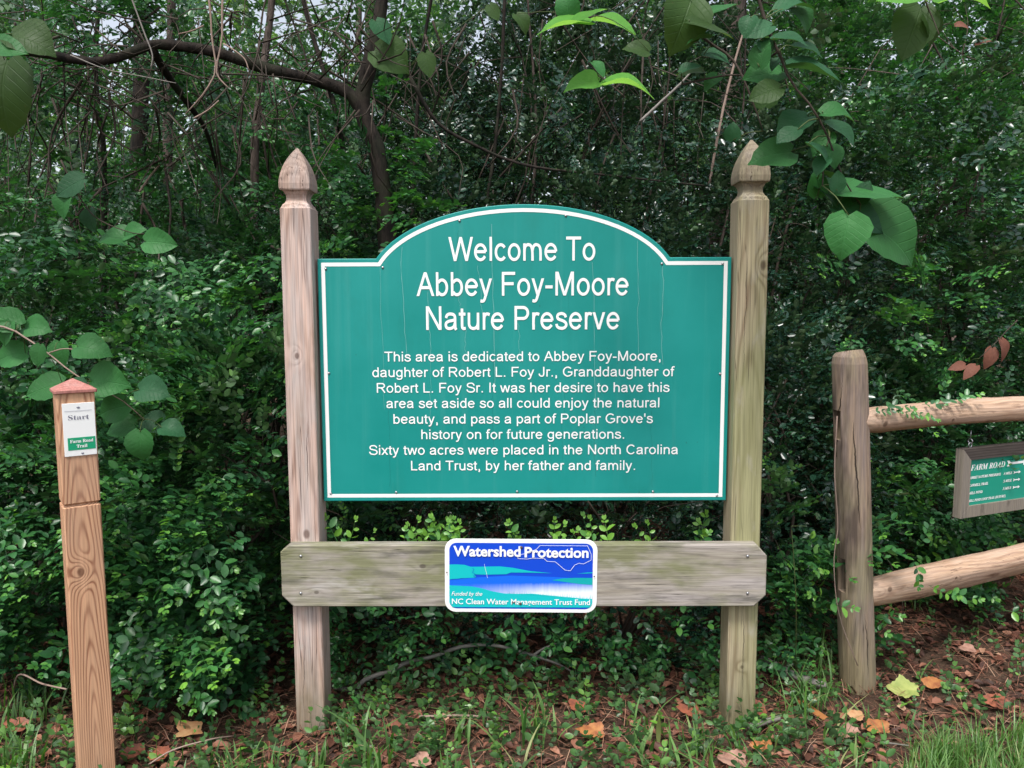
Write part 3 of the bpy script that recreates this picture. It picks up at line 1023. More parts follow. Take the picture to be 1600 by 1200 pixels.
cw, cd = [], []
for j, (xa, ya, xb, yb, w, dk) in enumerate(((594, 418, 600, 640, 0.0005, 0), (628, 386, 634, 556, 0.0009, 0), (669, 456, 674, 560, 0.0008, 0), (717, 462, 718, 478, 0.0006, 0), (728, 516, 729, 566, 0.0007, 0),
                                          (747, 415, 752, 490, 0.0007, 0), (770, 350, 772, 612, 0.0010, 0), (810, 505, 812, 560, 0.0007, 0), (926, 410, 929, 640, 0.0008, 0), (996, 376, 998, 560, 0.0007, 0),
                                          (1035, 416, 1035, 570, 0.0009, 0), (673, 560, 673, 690, 0.0005, 0), (606, 640, 609, 760, 0.0004, 1), (1019, 640, 1018, 762, 0.0004, 1), (716, 360, 714, 400, 0.0004, 1),
                                          (770, 560, 771, 700, 0.0005, 1), (880, 600, 880, 720, 0.0004, 1), (928, 640, 930, 745, 0.0005, 1), (890, 430, 891, 500, 0.0003, 1))):
    pts = []
    jx = 0
    for i in range(15):
        u = i / 14
        jx = jx * 0.7 + random.gauss(0, 0.9)
        p = at(xa + (xb - xa) * u + jx, ya + (yb - ya) * u, YP)
        pts.append((p[0], p[2]))
    (cd if dk else cw).append(ribbon(pts, w, -0.0004))
for (lst, mt) in ((cw, 'crack_w'), (cd, 'crack_d')):
    for v, f in lst: obj('surface_crack', mesh_data('surface_crack', v, f, M[mt]), panel)

# ------------------------------------------------------------------ small blue sign on the cross board
YW = -0.0415
wc = at(814, 900, YW)
wsign = empty('watershed_sign', (wc[0], YW, wc[2]), 'small blue and teal metal watershed sign fixed to the cross board under the big sign', 'sign', rot=(0, math.radians(0.5), 0))
wsx = (at(933, 900, YW)[0] - at(695, 900, YW)[0]) / 238


def wp(u, v):
    """pixel of the 1600x948 close-up of the small sign -> sign's own x, z"""
    return ((680 + u * 270 / 1600 - 814) * wsx, (900 - (820 + v * 160 / 948)) * wsx)


def rrect(hx, hz, r, n=6, cx=0.0, cz=0.0):
    o = []
    for (sx, sz, a0) in ((1, -1, -90), (1, 1, 0), (-1, 1, 90), (-1, -1, 180)):
        for i in range(n + 1):
            a = math.radians(a0 + 90 * i / n)
            o.append((cx + sx * (hx - r) + r * math.cos(a), cz + sz * (hz - r) + r * math.sin(a)))
    return o


hw_, hh_ = 119 * wsx, 58.8 * wsx
v, f = loft([[(x, 0.0028, z) for x, z in rrect(hw_, hh_, 0.033)], [(x, 0.0006, z) for x, z in rrect(hw_, hh_, 0.033)], [(x, 0.0, z) for x, z in rrect(hw_ - 0.0006, hh_ - 0.0006, 0.0325)]])
plate = obj('plate', mesh_data('plate', v, f, M['white']), wsign)
M['blue'] = flat('blue print', (0.004, 0.065, 0.60), 0.35, 0.5)
M['teal'] = flat('teal print', (0.004, 0.50, 0.52), 0.35, 0.5)
M['teal_d'] = flat('darker teal print', (0.004, 0.38, 0.40), 0.35, 0.5)
hx2, hz2 = hw_ - 0.0135, hh_ - 0.0115
fr = rrect(hx2, hz2, 0.022)
# water: blue to white to teal downwards, a printed gradient
s = NT('printed water')
O, X, Y, Z = s.obj_xyz()
zz = s.math('ADD', Z, s.math('MULTIPLY', s.math('SUBTRACT', s.noise(s.mapv(O, (140, 1, 14)), 1.0, 2.0), 0.5), 0.010))
zz = s.math('SUBTRACT', zz, s.math('MULTIPLY', X, 0.02))
t1 = s.rng(zz, wp(0, 540)[1], wp(0, 640)[1])
white_amt = s.rng(X, wp(300, 0)[0], wp(1000, 0)[0], 0.15, 1.0)
wv = s.math('MULTIPLY', t1, white_amt, clamp=True)
c = s.mix(wv, (0.006, 0.14, 0.78), (0.80, 0.88, 0.92))
s.pbr(c, 0.35, 0.5)
M['water'] = s.m
v = [(x, 0, z) for x, z in fr]
obj('blue_field', mesh_data('blue_field', v, [tuple(range(len(fr)))], M['blue']), wsign, loc=(0, -0.0006, 0))


def clipfr(pts):
    out = []
    for x, z in pts:
        x = max(-hx2, min(hx2, x)); z = max(-hz2, min(hz2, z))
        # stay inside the rounded corners
        cx_ = hx2 - 0.022; cz_ = hz2 - 0.022
        if abs(x) > cx_ and abs(z) > cz_:
            dx, dz = abs(x) - cx_, abs(z) - cz_
            L = math.hypot(dx, dz)
            if L > 0.022:
                x = math.copysign(cx_ + dx / L * 0.022, x); z = math.copysign(cz_ + dz / L * 0.022, z)
        out.append((x, z))
    return out


def decal(name, uv, mat, y, parent=None):
    P = clipfr([wp(u, v) for u, v in uv])
    # orient towards the front (-y)
    a = sum(P[i][0] * P[(i + 1) % len(P)][1] - P[(i + 1) % len(P)][0] * P[i][1] for i in range(len(P)))
    if a < 0: P = P[::-1]
    me = mesh_data(name, [(x, 0, z) for x, z in P], [tuple(range(len(P)))], mat)
    return obj(name, me, parent or wsign, loc=(0, y, 0))


decal('printed_water', [(128, 575), (128, 520), (370, 490), (700, 470), (1100, 480), (1470, 500), (1470, 690), (1100, 670), (700, 650), (480, 620), (340, 580)], M['water'], -0.0010)
decal('printed_hill', [(128, 368), (200, 366), (270, 370), (330, 388), (480, 385), (600, 382), (720, 395), (880, 425), (1080, 444), (900, 440), (700, 440), (660, 456), (470, 462), (365, 460), (380, 490), (240, 498), (128, 510)], M['teal'], -0.0014)
decal('printed_hill', [(1080, 510), (1180, 492), (1300, 486), (1470, 486), (1470, 552), (1340, 545), (1220, 528)], M['teal_d'], -0.0014)
decal('printed_hill', [(1310, 446), (1400, 436), (1470, 432), (1470, 440), (1400, 444)], M['teal'], -0.0014)
decal('printed_shore', [(128, 565), (340, 575), (430, 592), (520, 618), (640, 640), (760, 643), (900, 640), (1050, 655), (1200, 668), (1350, 682), (1470, 686), (1480, 740), (1450, 795), (160, 775), (128, 730)], M['teal'], -0.0018)
# grass strokes on the shore and the crack-like shore line
gv = []
for i in range(60):
    u = 670 + i * 13.3 + random.uniform(-4, 4)
    vb = 636 + (u - 670) * 0.058
    x, z = wp(u, vb + random.uniform(2, 8)); x2, z2 = wp(u + random.uniform(-3, 8), vb - random.uniform(14, 42))
    w_ = 0.0004
    gv.append(([(x - w_, 0, z), (x + w_, 0, z), (x2, 0, z2)], [(0, 1, 2)]))
v, f = join(gv)
v = [(a, b, c) for a, b, c in v if True]
obj('printed_reeds', mesh_data('printed_reeds', v, f, M['teal_d']), wsign, loc=(0, -0.0022, 0))


def line_decal(name, uv, w, mat, y, close=False):
    P = [wp(u, v) for u, v in uv]
    if close: P = P + [P[0]]
    parts = []
    for (x0, z0), (x1, z1) in zip(P[:-1], P[1:]):
        L = math.hypot(x1 - x0, z1 - z0) + 1e-9
        nx_, nz_ = -(z1 - z0) / L * w, (x1 - x0) / L * w
        ex, ez = (x1 - x0) / L * w * 0.6, (z1 - z0) / L * w * 0.6
        parts.append(([(x0 - nx_ - ex, 0, z0 - nz_ - ez), (x1 - nx_ + ex, 0, z1 - nz_ + ez), (x1 + nx_ + ex, 0, z1 + nz_ + ez), (x0 + nx_ - ex, 0, z0 + nz_ - ez)], [(0, 1, 2, 3)]))
    v, f = join(parts)
    v = [(a, -0.00005 * (i // 4), c) for i, (a, b, c) in enumerate(v)]
    return obj(name, mesh_data(name, v, f, mat), wsign, loc=(0, y, 0))


line_decal('state_outline', [(763, 305), (850, 310), (900, 300), (1005, 303), (1035, 330), (1110, 333), (1200, 412), (1250, 418), (1290, 362), (1330, 345), (1370, 352), (1440, 315), (1440, 260), (1405, 180), (968, 180), (935, 215), (900, 232), (860, 250), (800, 265), (768, 280)], 0.0006, M['white'], -0.0024, True)
line_decal('scratch', [(455, 360), (462, 395), (476, 450), (484, 492)], 0.0004, M['white'], -0.0024)
line_decal('scratch', [(345, 402), (360, 410), (345, 440), (368, 455), (355, 475), (380, 488)], 0.0005, M['blue'], -0.0024)


def wline(body, u0, u1, v, capv, weight, font=None, shear=0.0, mat=None):
    a = wp(u0, v); b = wp(u1, v)
    lettering(wsign, body, a[0], b[0], a[1], capv * 160 / 948 * wsx, mat or M['white'], font, weight, y=-0.0032, shear=shear)


wline('Watershed', 168, 790, 284, 92, 0.030)
wline('Protection', 826, 1416, 290, 92, 0.030)
wline('Funded by the', 152, 436, 662, 38, 0.004, shear=0.3)
wline('NC Clean Water Management Trust Fund', 154, 1436, 742, 50, 0.014)
M['rust'] = flat('rusty screw', (0.10, 0.06, 0.05), 0.7, 0.3)
ws_me = dome(0.0045, 0.0022, 8, M['rust'], 'screw')
for u, v_ in ((797, 200), (790, 735), (108, 441), (1472, 470)):
    x, z = wp(u, v_)
    obj('screw', ws_me, wsign, loc=(x, -0.0033, z), scale=(1, 1, 1) if u in (797, 790) else (0.5, 1, 0.5))

# ------------------------------------------------------------------ start marker post
M['cedar'] = wood('orange cut pine', (0.60, 0.345, 0.205), (0.22, 0.080, 0.042), y0=0.047, slope=-0.060, k=1150, warp=0.007, ring_amt=0.85, sharp=3.0,
                  stains=(((0.50, 0.31, 0.21), (8, 8, 2.5), 0.45, 0.65, 0.5),), knots=((-0.012, 0.60, 0.017, 0.026, 0.03),), seed=2.2, fiber=0.16, rough=0.62, freq=2.2)
mp = at(132, 900, -0.235)
ztop = at(122, 612, -0.235)[2]
marker = empty('trail_marker_post', (mp[0], -0.235, 0), 'orange wooden trail marker post with a pyramid cap and a white Start plaque', 'marker post', rot=(0, 0, math.radians(36)))
hw = 0.0445
zg = at(128, 783, -0.235)[2]
S = [sq(hw, -0.06), sq(hw, zg - 0.006), sq(hw - 0.007, zg - 0.001), sq(hw - 0.007, zg + 0.001), sq(hw, zg + 0.006), sq(hw, ztop)]
v, f = loft(S)
obj('post', mesh_data('post', v, f, M['cedar']), marker)
M['cap'] = wood('red brown stained cap', (0.46, 0.20, 0.17), (0.28, 0.10, 0.08), y0=0.2, slope=0.2, k=600, ring_amt=0.5, seed=8, rough=0.55, stains=(((0.52, 0.36, 0.33), (20, 20, 20), 0.55, 0.7, 0.4),))
v, f = loft([sq(0.0495, ztop + 0.0005, 0.003), sq(0.0505, ztop + 0.002, 0.003), sq(0.0505, ztop + 0.008, 0.003), sq(0.047, ztop + 0.0105, 0.003), sq(0.001, ztop + 0.036, 0.0003)])
obj('cap', mesh_data('cap', v, f, M['cap']), marker)
v, f = box(-0.034, 0.041, -0.0028, 0, 0, 0.140, 0.0006)
pz = ztop - 0.026 - 0.140
pq = obj('plaque', mesh_data('plaque', v, f, M['white']), marker, loc=(0.001, -hw - 0.0002, pz))
M['greenprint'] = flat('green print', (0.01, 0.33, 0.16), 0.4, 0.4)
M['greyprint'] = flat('grey print', (0.16, 0.16, 0.22), 0.5, 0.3)
M['greyprint2'] = flat('pale grey print', (0.55, 0.56, 0.60), 0.5, 0.3)
v, f = box(-0.0255, 0.0385, -0.0006, 0, 0.016, 0.049)
obj('green_label', mesh_data('green_label', v, f, M['greenprint']), pq, loc=(0, -0.0028, 0))
lettering(pq, serif_bold('Start'), -0.0215, 0.0265, 0.0965, 0.0125, M['greyprint'], MATHF, -0.004, y=-0.0036, capchar=serif_bold('H'))
lettering(pq, serif_bold('Farm Road'), -0.0205, 0.0335, 0.0355, 0.0082, M['white'], MATHF, 0.006, y=-0.0042, capchar=serif_bold('H'))
lettering(pq, serif_bold('Trail'), -0.0060, 0.0190, 0.0220, 0.0082, M['white'], MATHF, 0.006, y=-0.0042, capchar=serif_bold('H'))
# small bird emblems and the thin line under the upper one
for (ex, ez, sc_) in ((0.003, 0.128, 1.0), (0.007, 0.006, 0.85)):
    bird = [(-0.0045, 0.0005), (-0.001, -0.0028), (0.003, -0.002), (0.0045, 0.0012), (0.0028, 0.0008), (0.0016, 0.0034), (0.0, 0.001), (-0.0022, 0.0022)]
    obj('bird_emblem', mesh_data('bird_emblem', [(x * sc_, 0, z * sc_) for x, z in bird], [tuple(range(8))], M['greyprint']), pq, loc=(ex, -0.0036, ez))
v, f = [(-0.029, 0, 0), (0.034, 0, 0), (0.034, 0, 0.0016), (-0.029, 0, 0.0016)], [(0, 1, 2, 3)]
obj('printed_line', mesh_data('printed_line', v, f, M['greyprint2']), pq, loc=(0, -0.0036, 0.119))

# ------------------------------------------------------------------ split rail fence
fb = gnd(1340, 1068)
ft = at(1326, 549, fb[1])
_c = [at(a_, b_, fb[1] - 0.055) - fb for a_, b_ in ((1332, 655), (1345, 830), (1352, 960), (1357, 1060))]
M['fpost'] = wood('weathered round post', (0.36, 0.26, 0.18), (0.17, 0.115, 0.08), y0=0.02, slope=0.02, k=420, warp=0.03, ring_amt=0.6,
                  grey=(0.26, 0.205, 0.18), stains=(((0.26, 0.235, 0.13), (6, 6, 2.5), 0.46, 0.64, 0.6), ((0.075, 0.055, 0.045), (11, 11, 2.2), 0.54, 0.68, 0.85)), knots=((0.02, 0.55, 0.012, 0.016, 0.02), (0.035, 0.22, 0.010, 0.013, 0.02)), seed=4.4, cracks=2.0, foot=(0.22, 0.19, 0.10), splits=((_c[1][0], _c[1][2], _c[0][0], _c[0][2], 0.0028), (_c[3][0], _c[3][2], _c[2][0], _c[2][2], 0.002), (_c[0][0] - .03, _c[1][2], _c[0][0] - .035, _c[0][2] + .2, 0.0012)))
M['rail'] = wood('split pine rail', (0.52, 0.35, 0.235), (0.26, 0.15, 0.095), along='x', y0=0.03, slope=0.03, k=420, warp=0.05, ring_amt=0.85,
                 grey=(0.52, 0.37, 0.28), stains=(((0.16, 0.09, 0.06), (26, 26, 7), 0.58, 0.68, 0.85), ((0.40, 0.24, 0.15), (9, 9, 5), 0.45, 0.62, 0.6), ((0.56, 0.44, 0.34), (12, 12, 4), 0.5, 0.68, 0.6)), knots=((0.0, 0.10, 0.02, 0.02, 0.02), (-0.005, 0.42, 0.012, 0.012, 0.02)), seed=7.7, cracks=0.8)
fb = gnd(1340, 1068)
ft = at(1326, 549, fb[1])
fence = empty('rail_fence', (fb[0], fb[1], 0), 'split rail fence with round post and two rough wooden rails', 'fence')
FO = np.array((fb[0], fb[1], 0.0))
n = 18
top = ft - FO
secs = []
for i, u in enumerate(np.concatenate([[-0.05], np.linspace(0, 0.965, 16), [0.985, 1.0]])):
    c_ = top * u
    r_ = 0.0595 - 0.004 * u
    if u > 0.98: r_ *= 0.93
    if u >= 1.0: r_ *= 0.82
    ring = []
    for j in range(n):
        th = 2 * PI * j / n
        rr = r_ * (1 + 0.035 * math.sin(2 * th + 0.6) + 0.03 * math.sin(3 * th + 1 + 0.8 * u) + 0.012 * math.sin(9 * th + 6 * u))
        ring.append((c_[0] + rr * math.cos(th), c_[1] + rr * math.sin(th), c_[2] + (0.008 * math.cos(th + 1) if u >= 1.0 else 0)))
    secs.append(ring)
v, f = loft(secs)
fp = obj('post', mesh_data('post', v, f, M['fpost'], False), fence)
# mortises through the post, open on its left side where the next rails would enter
for (pa, pb) in ((640, 686), (868, 922)):
    q0 = at(1326 + (pb - 640) * 0.05, (pa + pb) / 2, fb[1]) - FO
    hh = (pb - pa) / 2 / 1200 * 2.6
    v, f = box(-0.12, -0.030, -0.020, 0.020, -hh, hh)
    cu_ = bpy.data.objects.new('cutter', mesh_data('cutter', v, f, M['fpost']))
    cu_.matrix_world = Matrix.Translation(Vector(q0 + FO)) @ Matrix.Rotation(math.radians(16), 4, 'Z')
    COL.objects.link(cu_)
    bm_ = fp.modifiers.new('cut', 'BOOLEAN')
    bm_.object = cu_; bm_.operation = 'DIFFERENCE'; bm_.solver = 'EXACT'
    bpy.context.view_layer.update()
    me_ = bpy.data.meshes.new_from_object(fp.evaluated_get(bpy.context.evaluated_depsgraph_get()))
    fp.modifiers.clear(); fp.data = me_
    bpy.data.objects.remove(cu_)
# direction of the fence line: it runs to the right and a little away
FD = np.array((math.cos(math.radians(23)), math.sin(math.radians(23)), 0.0))


def rail(pL, z_of, length, r0, r1, seed):
    rg = np.random.default_rng(seed)
    k = 44
    secs = []
    for i in range(k):
        u = i / (k - 1)
        tap = 1.0
        if u < 0.03: tap = 0.80 + 0.20 * (u / 0.03)
        if u > 0.96: tap = 0.72 + 0.28 * ((1 - u) / 0.04)
        a = r0 + (r1 - r0) * u
        ring = []
        for j in range(12):
            th = 2 * PI * j / 12
            flat_ = 1 - 0.16 * max(0, math.cos(th - 1.2)) ** 3
            rr = a * tap * flat_ * (1.05 - 0.13 * abs(math.sin(2 * th + seed + .5 * math.sin(3 * u)))) * (1 + 0.07 * math.sin(2 * th + seed + 1.2 * u) + 0.05 * math.sin(3 * th + 5 * u + seed) + rg.normal(0, 0.022) + 0.06 * math.sin(4 * th + 9 * u + seed) * math.sin(14 * u + seed))
            ring.append((u * length, -rr * math.cos(th) * 0.9, rr * math.sin(th) + 0.014 * math.sin(5 * u + seed)))
        secs.append(ring)
    v, f = loft(secs)
    return v, f


RL = 2.75
ang = math.radians(23)
for (pxl, pyl, seed, ra, rb) in ((1357, 661, 1, 0.050, 0.062), (1366, 917, 5, 0.052, 0.058)):
    p = at(pxl, pyl, fb[1] + 0.02)
    v, f = rail(p, None, RL, ra, rb, seed)
    o = obj('rail', mesh_data('rail', v, f, M['rail'], True), fence, loc=tuple(p - FO - FD * 0.07), rot=(0, 0, ang))
# the next post, beyond the right edge of the photograph
v, f = loft([[(0.058 * math.cos(2 * PI * j / 14), 0.058 * math.sin(2 * PI * j / 14), z) for j in range(14)] for z in (-0.05, 0.4, 0.8, 1.13, 1.15)])
e_ = FD * (RL + 0.1)
obj('post', mesh_data('post', v, f, M['fpost']), fence, loc=(e_[0] + 0.05, e_[1], 0))

# ------------------------------------------------------------------ hanging farm road sign
rp = at(1357, 661, fb[1] + 0.02)


def on_fence(px, py, off=0.0):
    """the point of the fence's vertical plane seen at px, py; off moves it towards the viewer"""
    d = ray(px, py)
    nrm = np.array((math.sin(ang), -math.cos(ang), 0.0))
    q = rp + nrm * off
    return CAM_LOC + d * (((q - CAM_LOC) @ nrm) / (d @ nrm))


tl = on_fence(1508, 702, 0.02)
bl = on_fence(1500, 811, 0.02)
FH = tl[2] - bl[2]
FW = 0.56
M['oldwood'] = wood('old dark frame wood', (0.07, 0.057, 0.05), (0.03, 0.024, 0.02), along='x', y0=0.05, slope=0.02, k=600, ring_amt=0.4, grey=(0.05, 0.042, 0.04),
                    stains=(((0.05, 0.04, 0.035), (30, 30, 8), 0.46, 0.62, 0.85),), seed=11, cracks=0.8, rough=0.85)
M['oldwood2'] = wood('pale frame wood', (0.25, 0.22, 0.175), (0.20, 0.165, 0.125), y0=0.05, slope=0.02, k=600, ring_amt=0.4, grey=(0.20, 0.175, 0.15), seed=13, cracks=0.8, rough=0.85,
                     stains=(((0.10, 0.085, 0.07), (30, 30, 10), 0.58, 0.7, 0.7),))
fs = empty('hanging_trail_sign', tuple(bl), 'small green farm road direction sign in a dark wooden frame hanging under the fence rail', 'sign', rot=(0, 0, ang))
w = 0.042
T = 0.030


def mitre(pts):
    v, f = loft([[(x, T, z) for x, z in pts], [(x, 0.003, z) for x, z in pts], [(x * 0.995 + 0.0012, 0, z * 0.995 + 0.0005) for x, z in pts]])
    return v, f


g = 0.0008
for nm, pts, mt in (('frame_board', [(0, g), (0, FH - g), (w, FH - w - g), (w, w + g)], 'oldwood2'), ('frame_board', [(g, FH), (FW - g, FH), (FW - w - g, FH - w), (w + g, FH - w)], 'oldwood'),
                ('frame_board', [(FW, FH - g), (FW, g), (FW - w, w + g), (FW - w, FH - w - g)], 'oldwood2'), ('frame_board', [(FW - g, 0), (g, 0), (w + g, w), (FW - w - g, w)], 'oldwood2')):
    a = sum(pts[i][0] * pts[(i + 1) % 4][1] - pts[(i + 1) % 4][0] * pts[i][1] for i in range(4))
    if a < 0: pts = pts[::-1]
    v, f = mitre(pts)
    obj(nm, mesh_data(nm, v, f, M[mt]), fs)
M['green2'] = flat('green sign board', (0.010, 0.27, 0.185), 0.4, 0.4, dirt=0.15, dirtcol=(0.05, 0.25, 0.2))
v, f = box(w - 0.004, FW - w + 0.004, 0.010, 0.022, w - 0.004, FH - w + 0.004)
fpn = obj('panel', mesh_data('panel', v, f, M['green2']), fs)
IW, IH = FW - 2 * w, FH - 2 * w


def fline(body, u0, u1, v_, cap, weight=0.0):
    lettering(fpn, serif_bi(body), w + u0, w + u1, w + v_, cap, M['white'], MATHF, weight, y=0.0088, capchar=serif_bi('H'))


fline('FARM ROAD', 0.012, 0.196, IH - 0.042, 0.0205, 0.002)
rows = (('ABBEY NATURE PRESERVE', '.4 MILE', 0.168), ('SAWMILL TRAIL', '.5 MILE', 0.102), ('MILL POND', '.5 MILE', 0.074))
for i, (a_, b_, wd) in enumerate(rows):
    zz_ = IH - 0.073 - 0.0285 * i
    fline(a_, 0.008, 0.008 + wd, zz_, 0.0088, 0.012)
    fline(b_, 0.190, 0.238, zz_, 0.0088, 0.012)
fline('MILL POND LOOP TRAIL (FUTURE)', 0.006, 0.208, IH - 0.073 - 0.0285 * 3, 0.0085, 0.012)


def arrow(x, z, L, h):
    """feathered tail, shaft and head"""
    q = [(L * .06, 0), (0, -h * .5), (L * .10, -h * .5), (L * .16, -h * .2), (L * .70, -h * .2), (L * .70, h * .2), (L * .16, h * .2), (L * .10, h * .5), (0, h * .5), (L * .70, -h * .6), (L, 0), (L * .70, h * .6)]
    return [(w + x + a, 0, w + z + b) for a, b in q], [(0, 1, 2, 3), (0, 6, 7, 8), (0, 3, 6), (3, 4, 5, 6), (9, 10, 11, 5, 4)]


for (x_, z_, L_, h_) in ((0.206, IH - 0.032, 0.13, 0.022), (0.246, IH - 0.069, 0.04, 0.010), (0.246, IH - 0.0975, 0.04, 0.010), (0.246, IH - 0.126, 0.04, 0.010)):
    v, f = arrow(x_, z_, L_, h_)
    obj('printed_arrow', mesh_data('printed_arrow', v, f, M['white']), fpn, loc=(0, 0.0088, 0))


def torus(R_, r_, n=16, m=6, axis='y'):
    V, F = [], []
    for i in range(n):
        a = 2 * PI * i / n
        for j in range(m):
            b = 2 * PI * j / m
            q = (R_ + r_ * math.cos(b)) * math.cos(a), r_ * math.sin(b), (R_ + r_ * math.cos(b)) * math.sin(a)
            V.append(q if axis == 'y' else (q[1], q[0], q[2]))
            F.append((i * m + j, ((i + 1) % n) * m + j, ((i + 1) % n) * m + (j + 1) % m, i * m + (j + 1) % m))
    return V, F


for hx_ in (0.052, FW - 0.052):
    v, f = torus(0.0085, 0.0020)
    ey = obj('eye_screw', mesh_data('eye_screw', v, f, M['steel'], True), fs, loc=(hx_, T / 2, FH + 0.010))
    v, f = join([torus(0.0085, 0.0018, axis='x'), (tube([(0, 0, 0.009), (0.001, 0, 0.04)], 0.0016, 0.0016, 6))])
    obj('hook', mesh_data('hook', v, f, M['steel'], True), fs, loc=(hx_, T / 2, FH + 0.024))

# ------------------------------------------------------------------ vegetation: rows of shrubs behind the sign
LOWG = 'low shrubs at the wood edge'
A = []
A.append(shrub('bushy privet shrub with drooping shoots between the marker post and the left sign post', -1.02, 0.52, 0.50, 0.46, 1.16, 1000, 'privet', 'privet', -0.03, 1.0, seed=1.1, stems=9))
A.append(shrub('low dark privet mound behind the marker post at the left edge', -1.78, 0.62, 0.52, 0.45, 0.92, 800, 'privet', 'privet', -0.10, 1.0, seed=2.3, stems=8))
A.append(shrub('low oval-leaved shrub below the left half of the cross board', -0.33, 0.66, 0.44, 0.30, 0.72, 420, 'round', 'dark_leaf', 0.0, 0.72, seed=3.1, stems=6, z0=0.0))
A.append(shrub('low oval-leaved shrub below the right half of the cross board', 0.36, 0.62, 0.44, 0.28, 0.66, 430, 'round', 'dark_leaf', 0.03, 0.72, seed=4.7, stems=6, z0=0.0))
A.append(shrub('shrub filling the gap between the right sign post and the round fence post', 0.98, 0.90, 0.46, 0.40, 1.20, 800, 'plain', 'dark_leaf', 0.02, 1.05, seed=5.9, stems=8))
A.append(shrub('low dark shrub behind the lower fence rail', 1.75, 1.45, 0.60, 0.42, 0.95, 800, 'privet', 'privet', -0.12, 1.0, seed=6.6, stems=7))
A.append(shrub('shrub past the hanging trail sign at the right edge', 2.7, 1.75, 0.55, 0.45, 1.1, 560, 'plain', 'privet', -0.08, 1.1, seed=7.4, stems=7))
B = []
B.append(shrub('tall dark privet behind the left edge vine', -2.2, 1.25, 0.66, 0.55, 1.60, 1100, 'plain', 'privet', -0.13, 1.1, seed=1.7, stems=9))
B.append(shrub('tall dark privet rising behind the drooping privet', -1.25, 1.30, 0.60, 0.50, 1.66, 1100, 'plain', 'privet', -0.12, 1.05, seed=2.9, stems=10))
B.append(shrub('dark evergreen shrub directly behind the left half of the welcome panel', -0.42, 1.35, 0.58, 0.50, 1.85, 1100, 'plain', 'dark_leaf', -0.08, 1.05, seed=3.8, stems=8))
B.append(shrub('dark evergreen shrub directly behind the right half of the welcome panel', 0.42, 1.45, 0.58, 0.50, 1.9, 1100, 'plain', 'dark_leaf', -0.06, 1.05, seed=4.2, stems=8))
B.append(shrub('glossy evergreen shrub behind the right sign post', 1.28, 1.60, 0.62, 0.50, 2.1, 1400, 'plain', 'dark_leaf', 0.0, 1.15, seed=5.1, stems=8))
B.append(shrub('broad glossy evergreen shrub above the upper fence rail', 2.2, 2.0, 0.70, 0.55, 2.35, 1600, 'plain', 'privet', -0.04, 1.2, seed=6.2, stems=8))
B.append(shrub('glossy evergreen shrub beyond the right edge of the fence', 3.2, 2.3, 0.70, 0.55, 2.3, 1000, 'plain', 'dark_leaf', 0.0, 1.2, seed=7.2, stems=8))
shrub('dark privet at the wood edge just beyond the left side of the view', -2.75, 0.75, 0.55, 0.5, 1.1, 500, 'privet', 'privet', -0.08, 1.1, seed=8.1, stems=8)
shrub('tall dark privet beyond the left side of the view', -3.3, 1.35, 0.65, 0.55, 1.8, 700, 'plain', 'privet', -0.10, 1.15, seed=8.8, stems=8)
shrub('tall dark evergreen shrub far out to the left of the view', -4.4, 1.6, 0.7, 0.6, 2.1, 700, 'plain', 'dark_leaf', 0.0, 1.2, seed=9.3, stems=8)
shrub('tall evergreen shrub far out to the right of the view', 4.3, 2.4, 0.7, 0.6, 2.3, 700, 'plain', 'dark_leaf', 0.0, 1.2, seed=9.9, stems=8)
rowC = [(-3.3, 2.5, 2.2, 'pale_leaf', -0.1), (-2.4, 2.7, 2.1, 'privet', -0.05), (-1.5, 2.5, 2.25, 'privet', -0.10), (-0.6, 2.7, 2.8, 'dark_leaf', -0.05), (0.25, 2.5, 3.0, 'dark_leaf', 0.0),
        (1.1, 2.8, 3.0, 'dark_leaf', 0.02), (2.0, 3.0, 3.2, 'privet', 0.02), (3.0, 3.1, 3.2, 'privet', 0.08), (4.0, 3.3, 3.1, 'dark_leaf', 0.10)]  # lighter tints towards the right paint the foliage as lit
ordn = ['leftmost', 'second from the left', 'third from the left', 'fourth from the left', 'middle', 'fourth from the right', 'third from the right', 'second from the right', 'rightmost']
for i, (x, y, h, mt, ti) in enumerate(rowC):
    shrub('head-high evergreen shrub in the thicket behind the sign, ' + ordn[i] + ' of its row', x, y, 0.66, 0.55, h, 2100 if i > 2 else 1500, 'plain', mt, ti, 1.25, seed=i * 1.3 + 0.4, stems=9, r=0.013, twigs=8, group='evergreen shrubs of the thicket behind the sign')
rowD = [(-5.0, 4.4, 3.6), (-3.7, 4.7, 3.3), (-2.5, 4.4, 3.3), (-1.3, 4.8, 3.9), (-0.1, 4.5, 4.1), (1.1, 4.8, 4.1), (2.4, 4.7, 4.2), (3.7, 4.9, 4.3), (5.0, 5.0, 4.2)]
for i, (x, y, h) in enumerate(rowD):
    shrub('tall pale-leaved understorey shrub far behind the sign, ' + ordn[i] + ' of its row', x, y, 0.9, 0.7, h, 1500, 'wide', 'pale_leaf', -0.05, 1.0, seed=i * 2.1 + 0.9, stems=8, r=0.018, z0=0.2, twigs=7, group='tall understorey shrubs behind the thicket')

TP['seedling'] = [shoot_template('oval', 0.075, 3, 0.023, -0.05, 200 + i, young=0.2, twig_r=.0009, spread=1.3) for i in range(4)]
# ---- the drooping near shoots, each a part of its shrub
rs = random.Random(5)


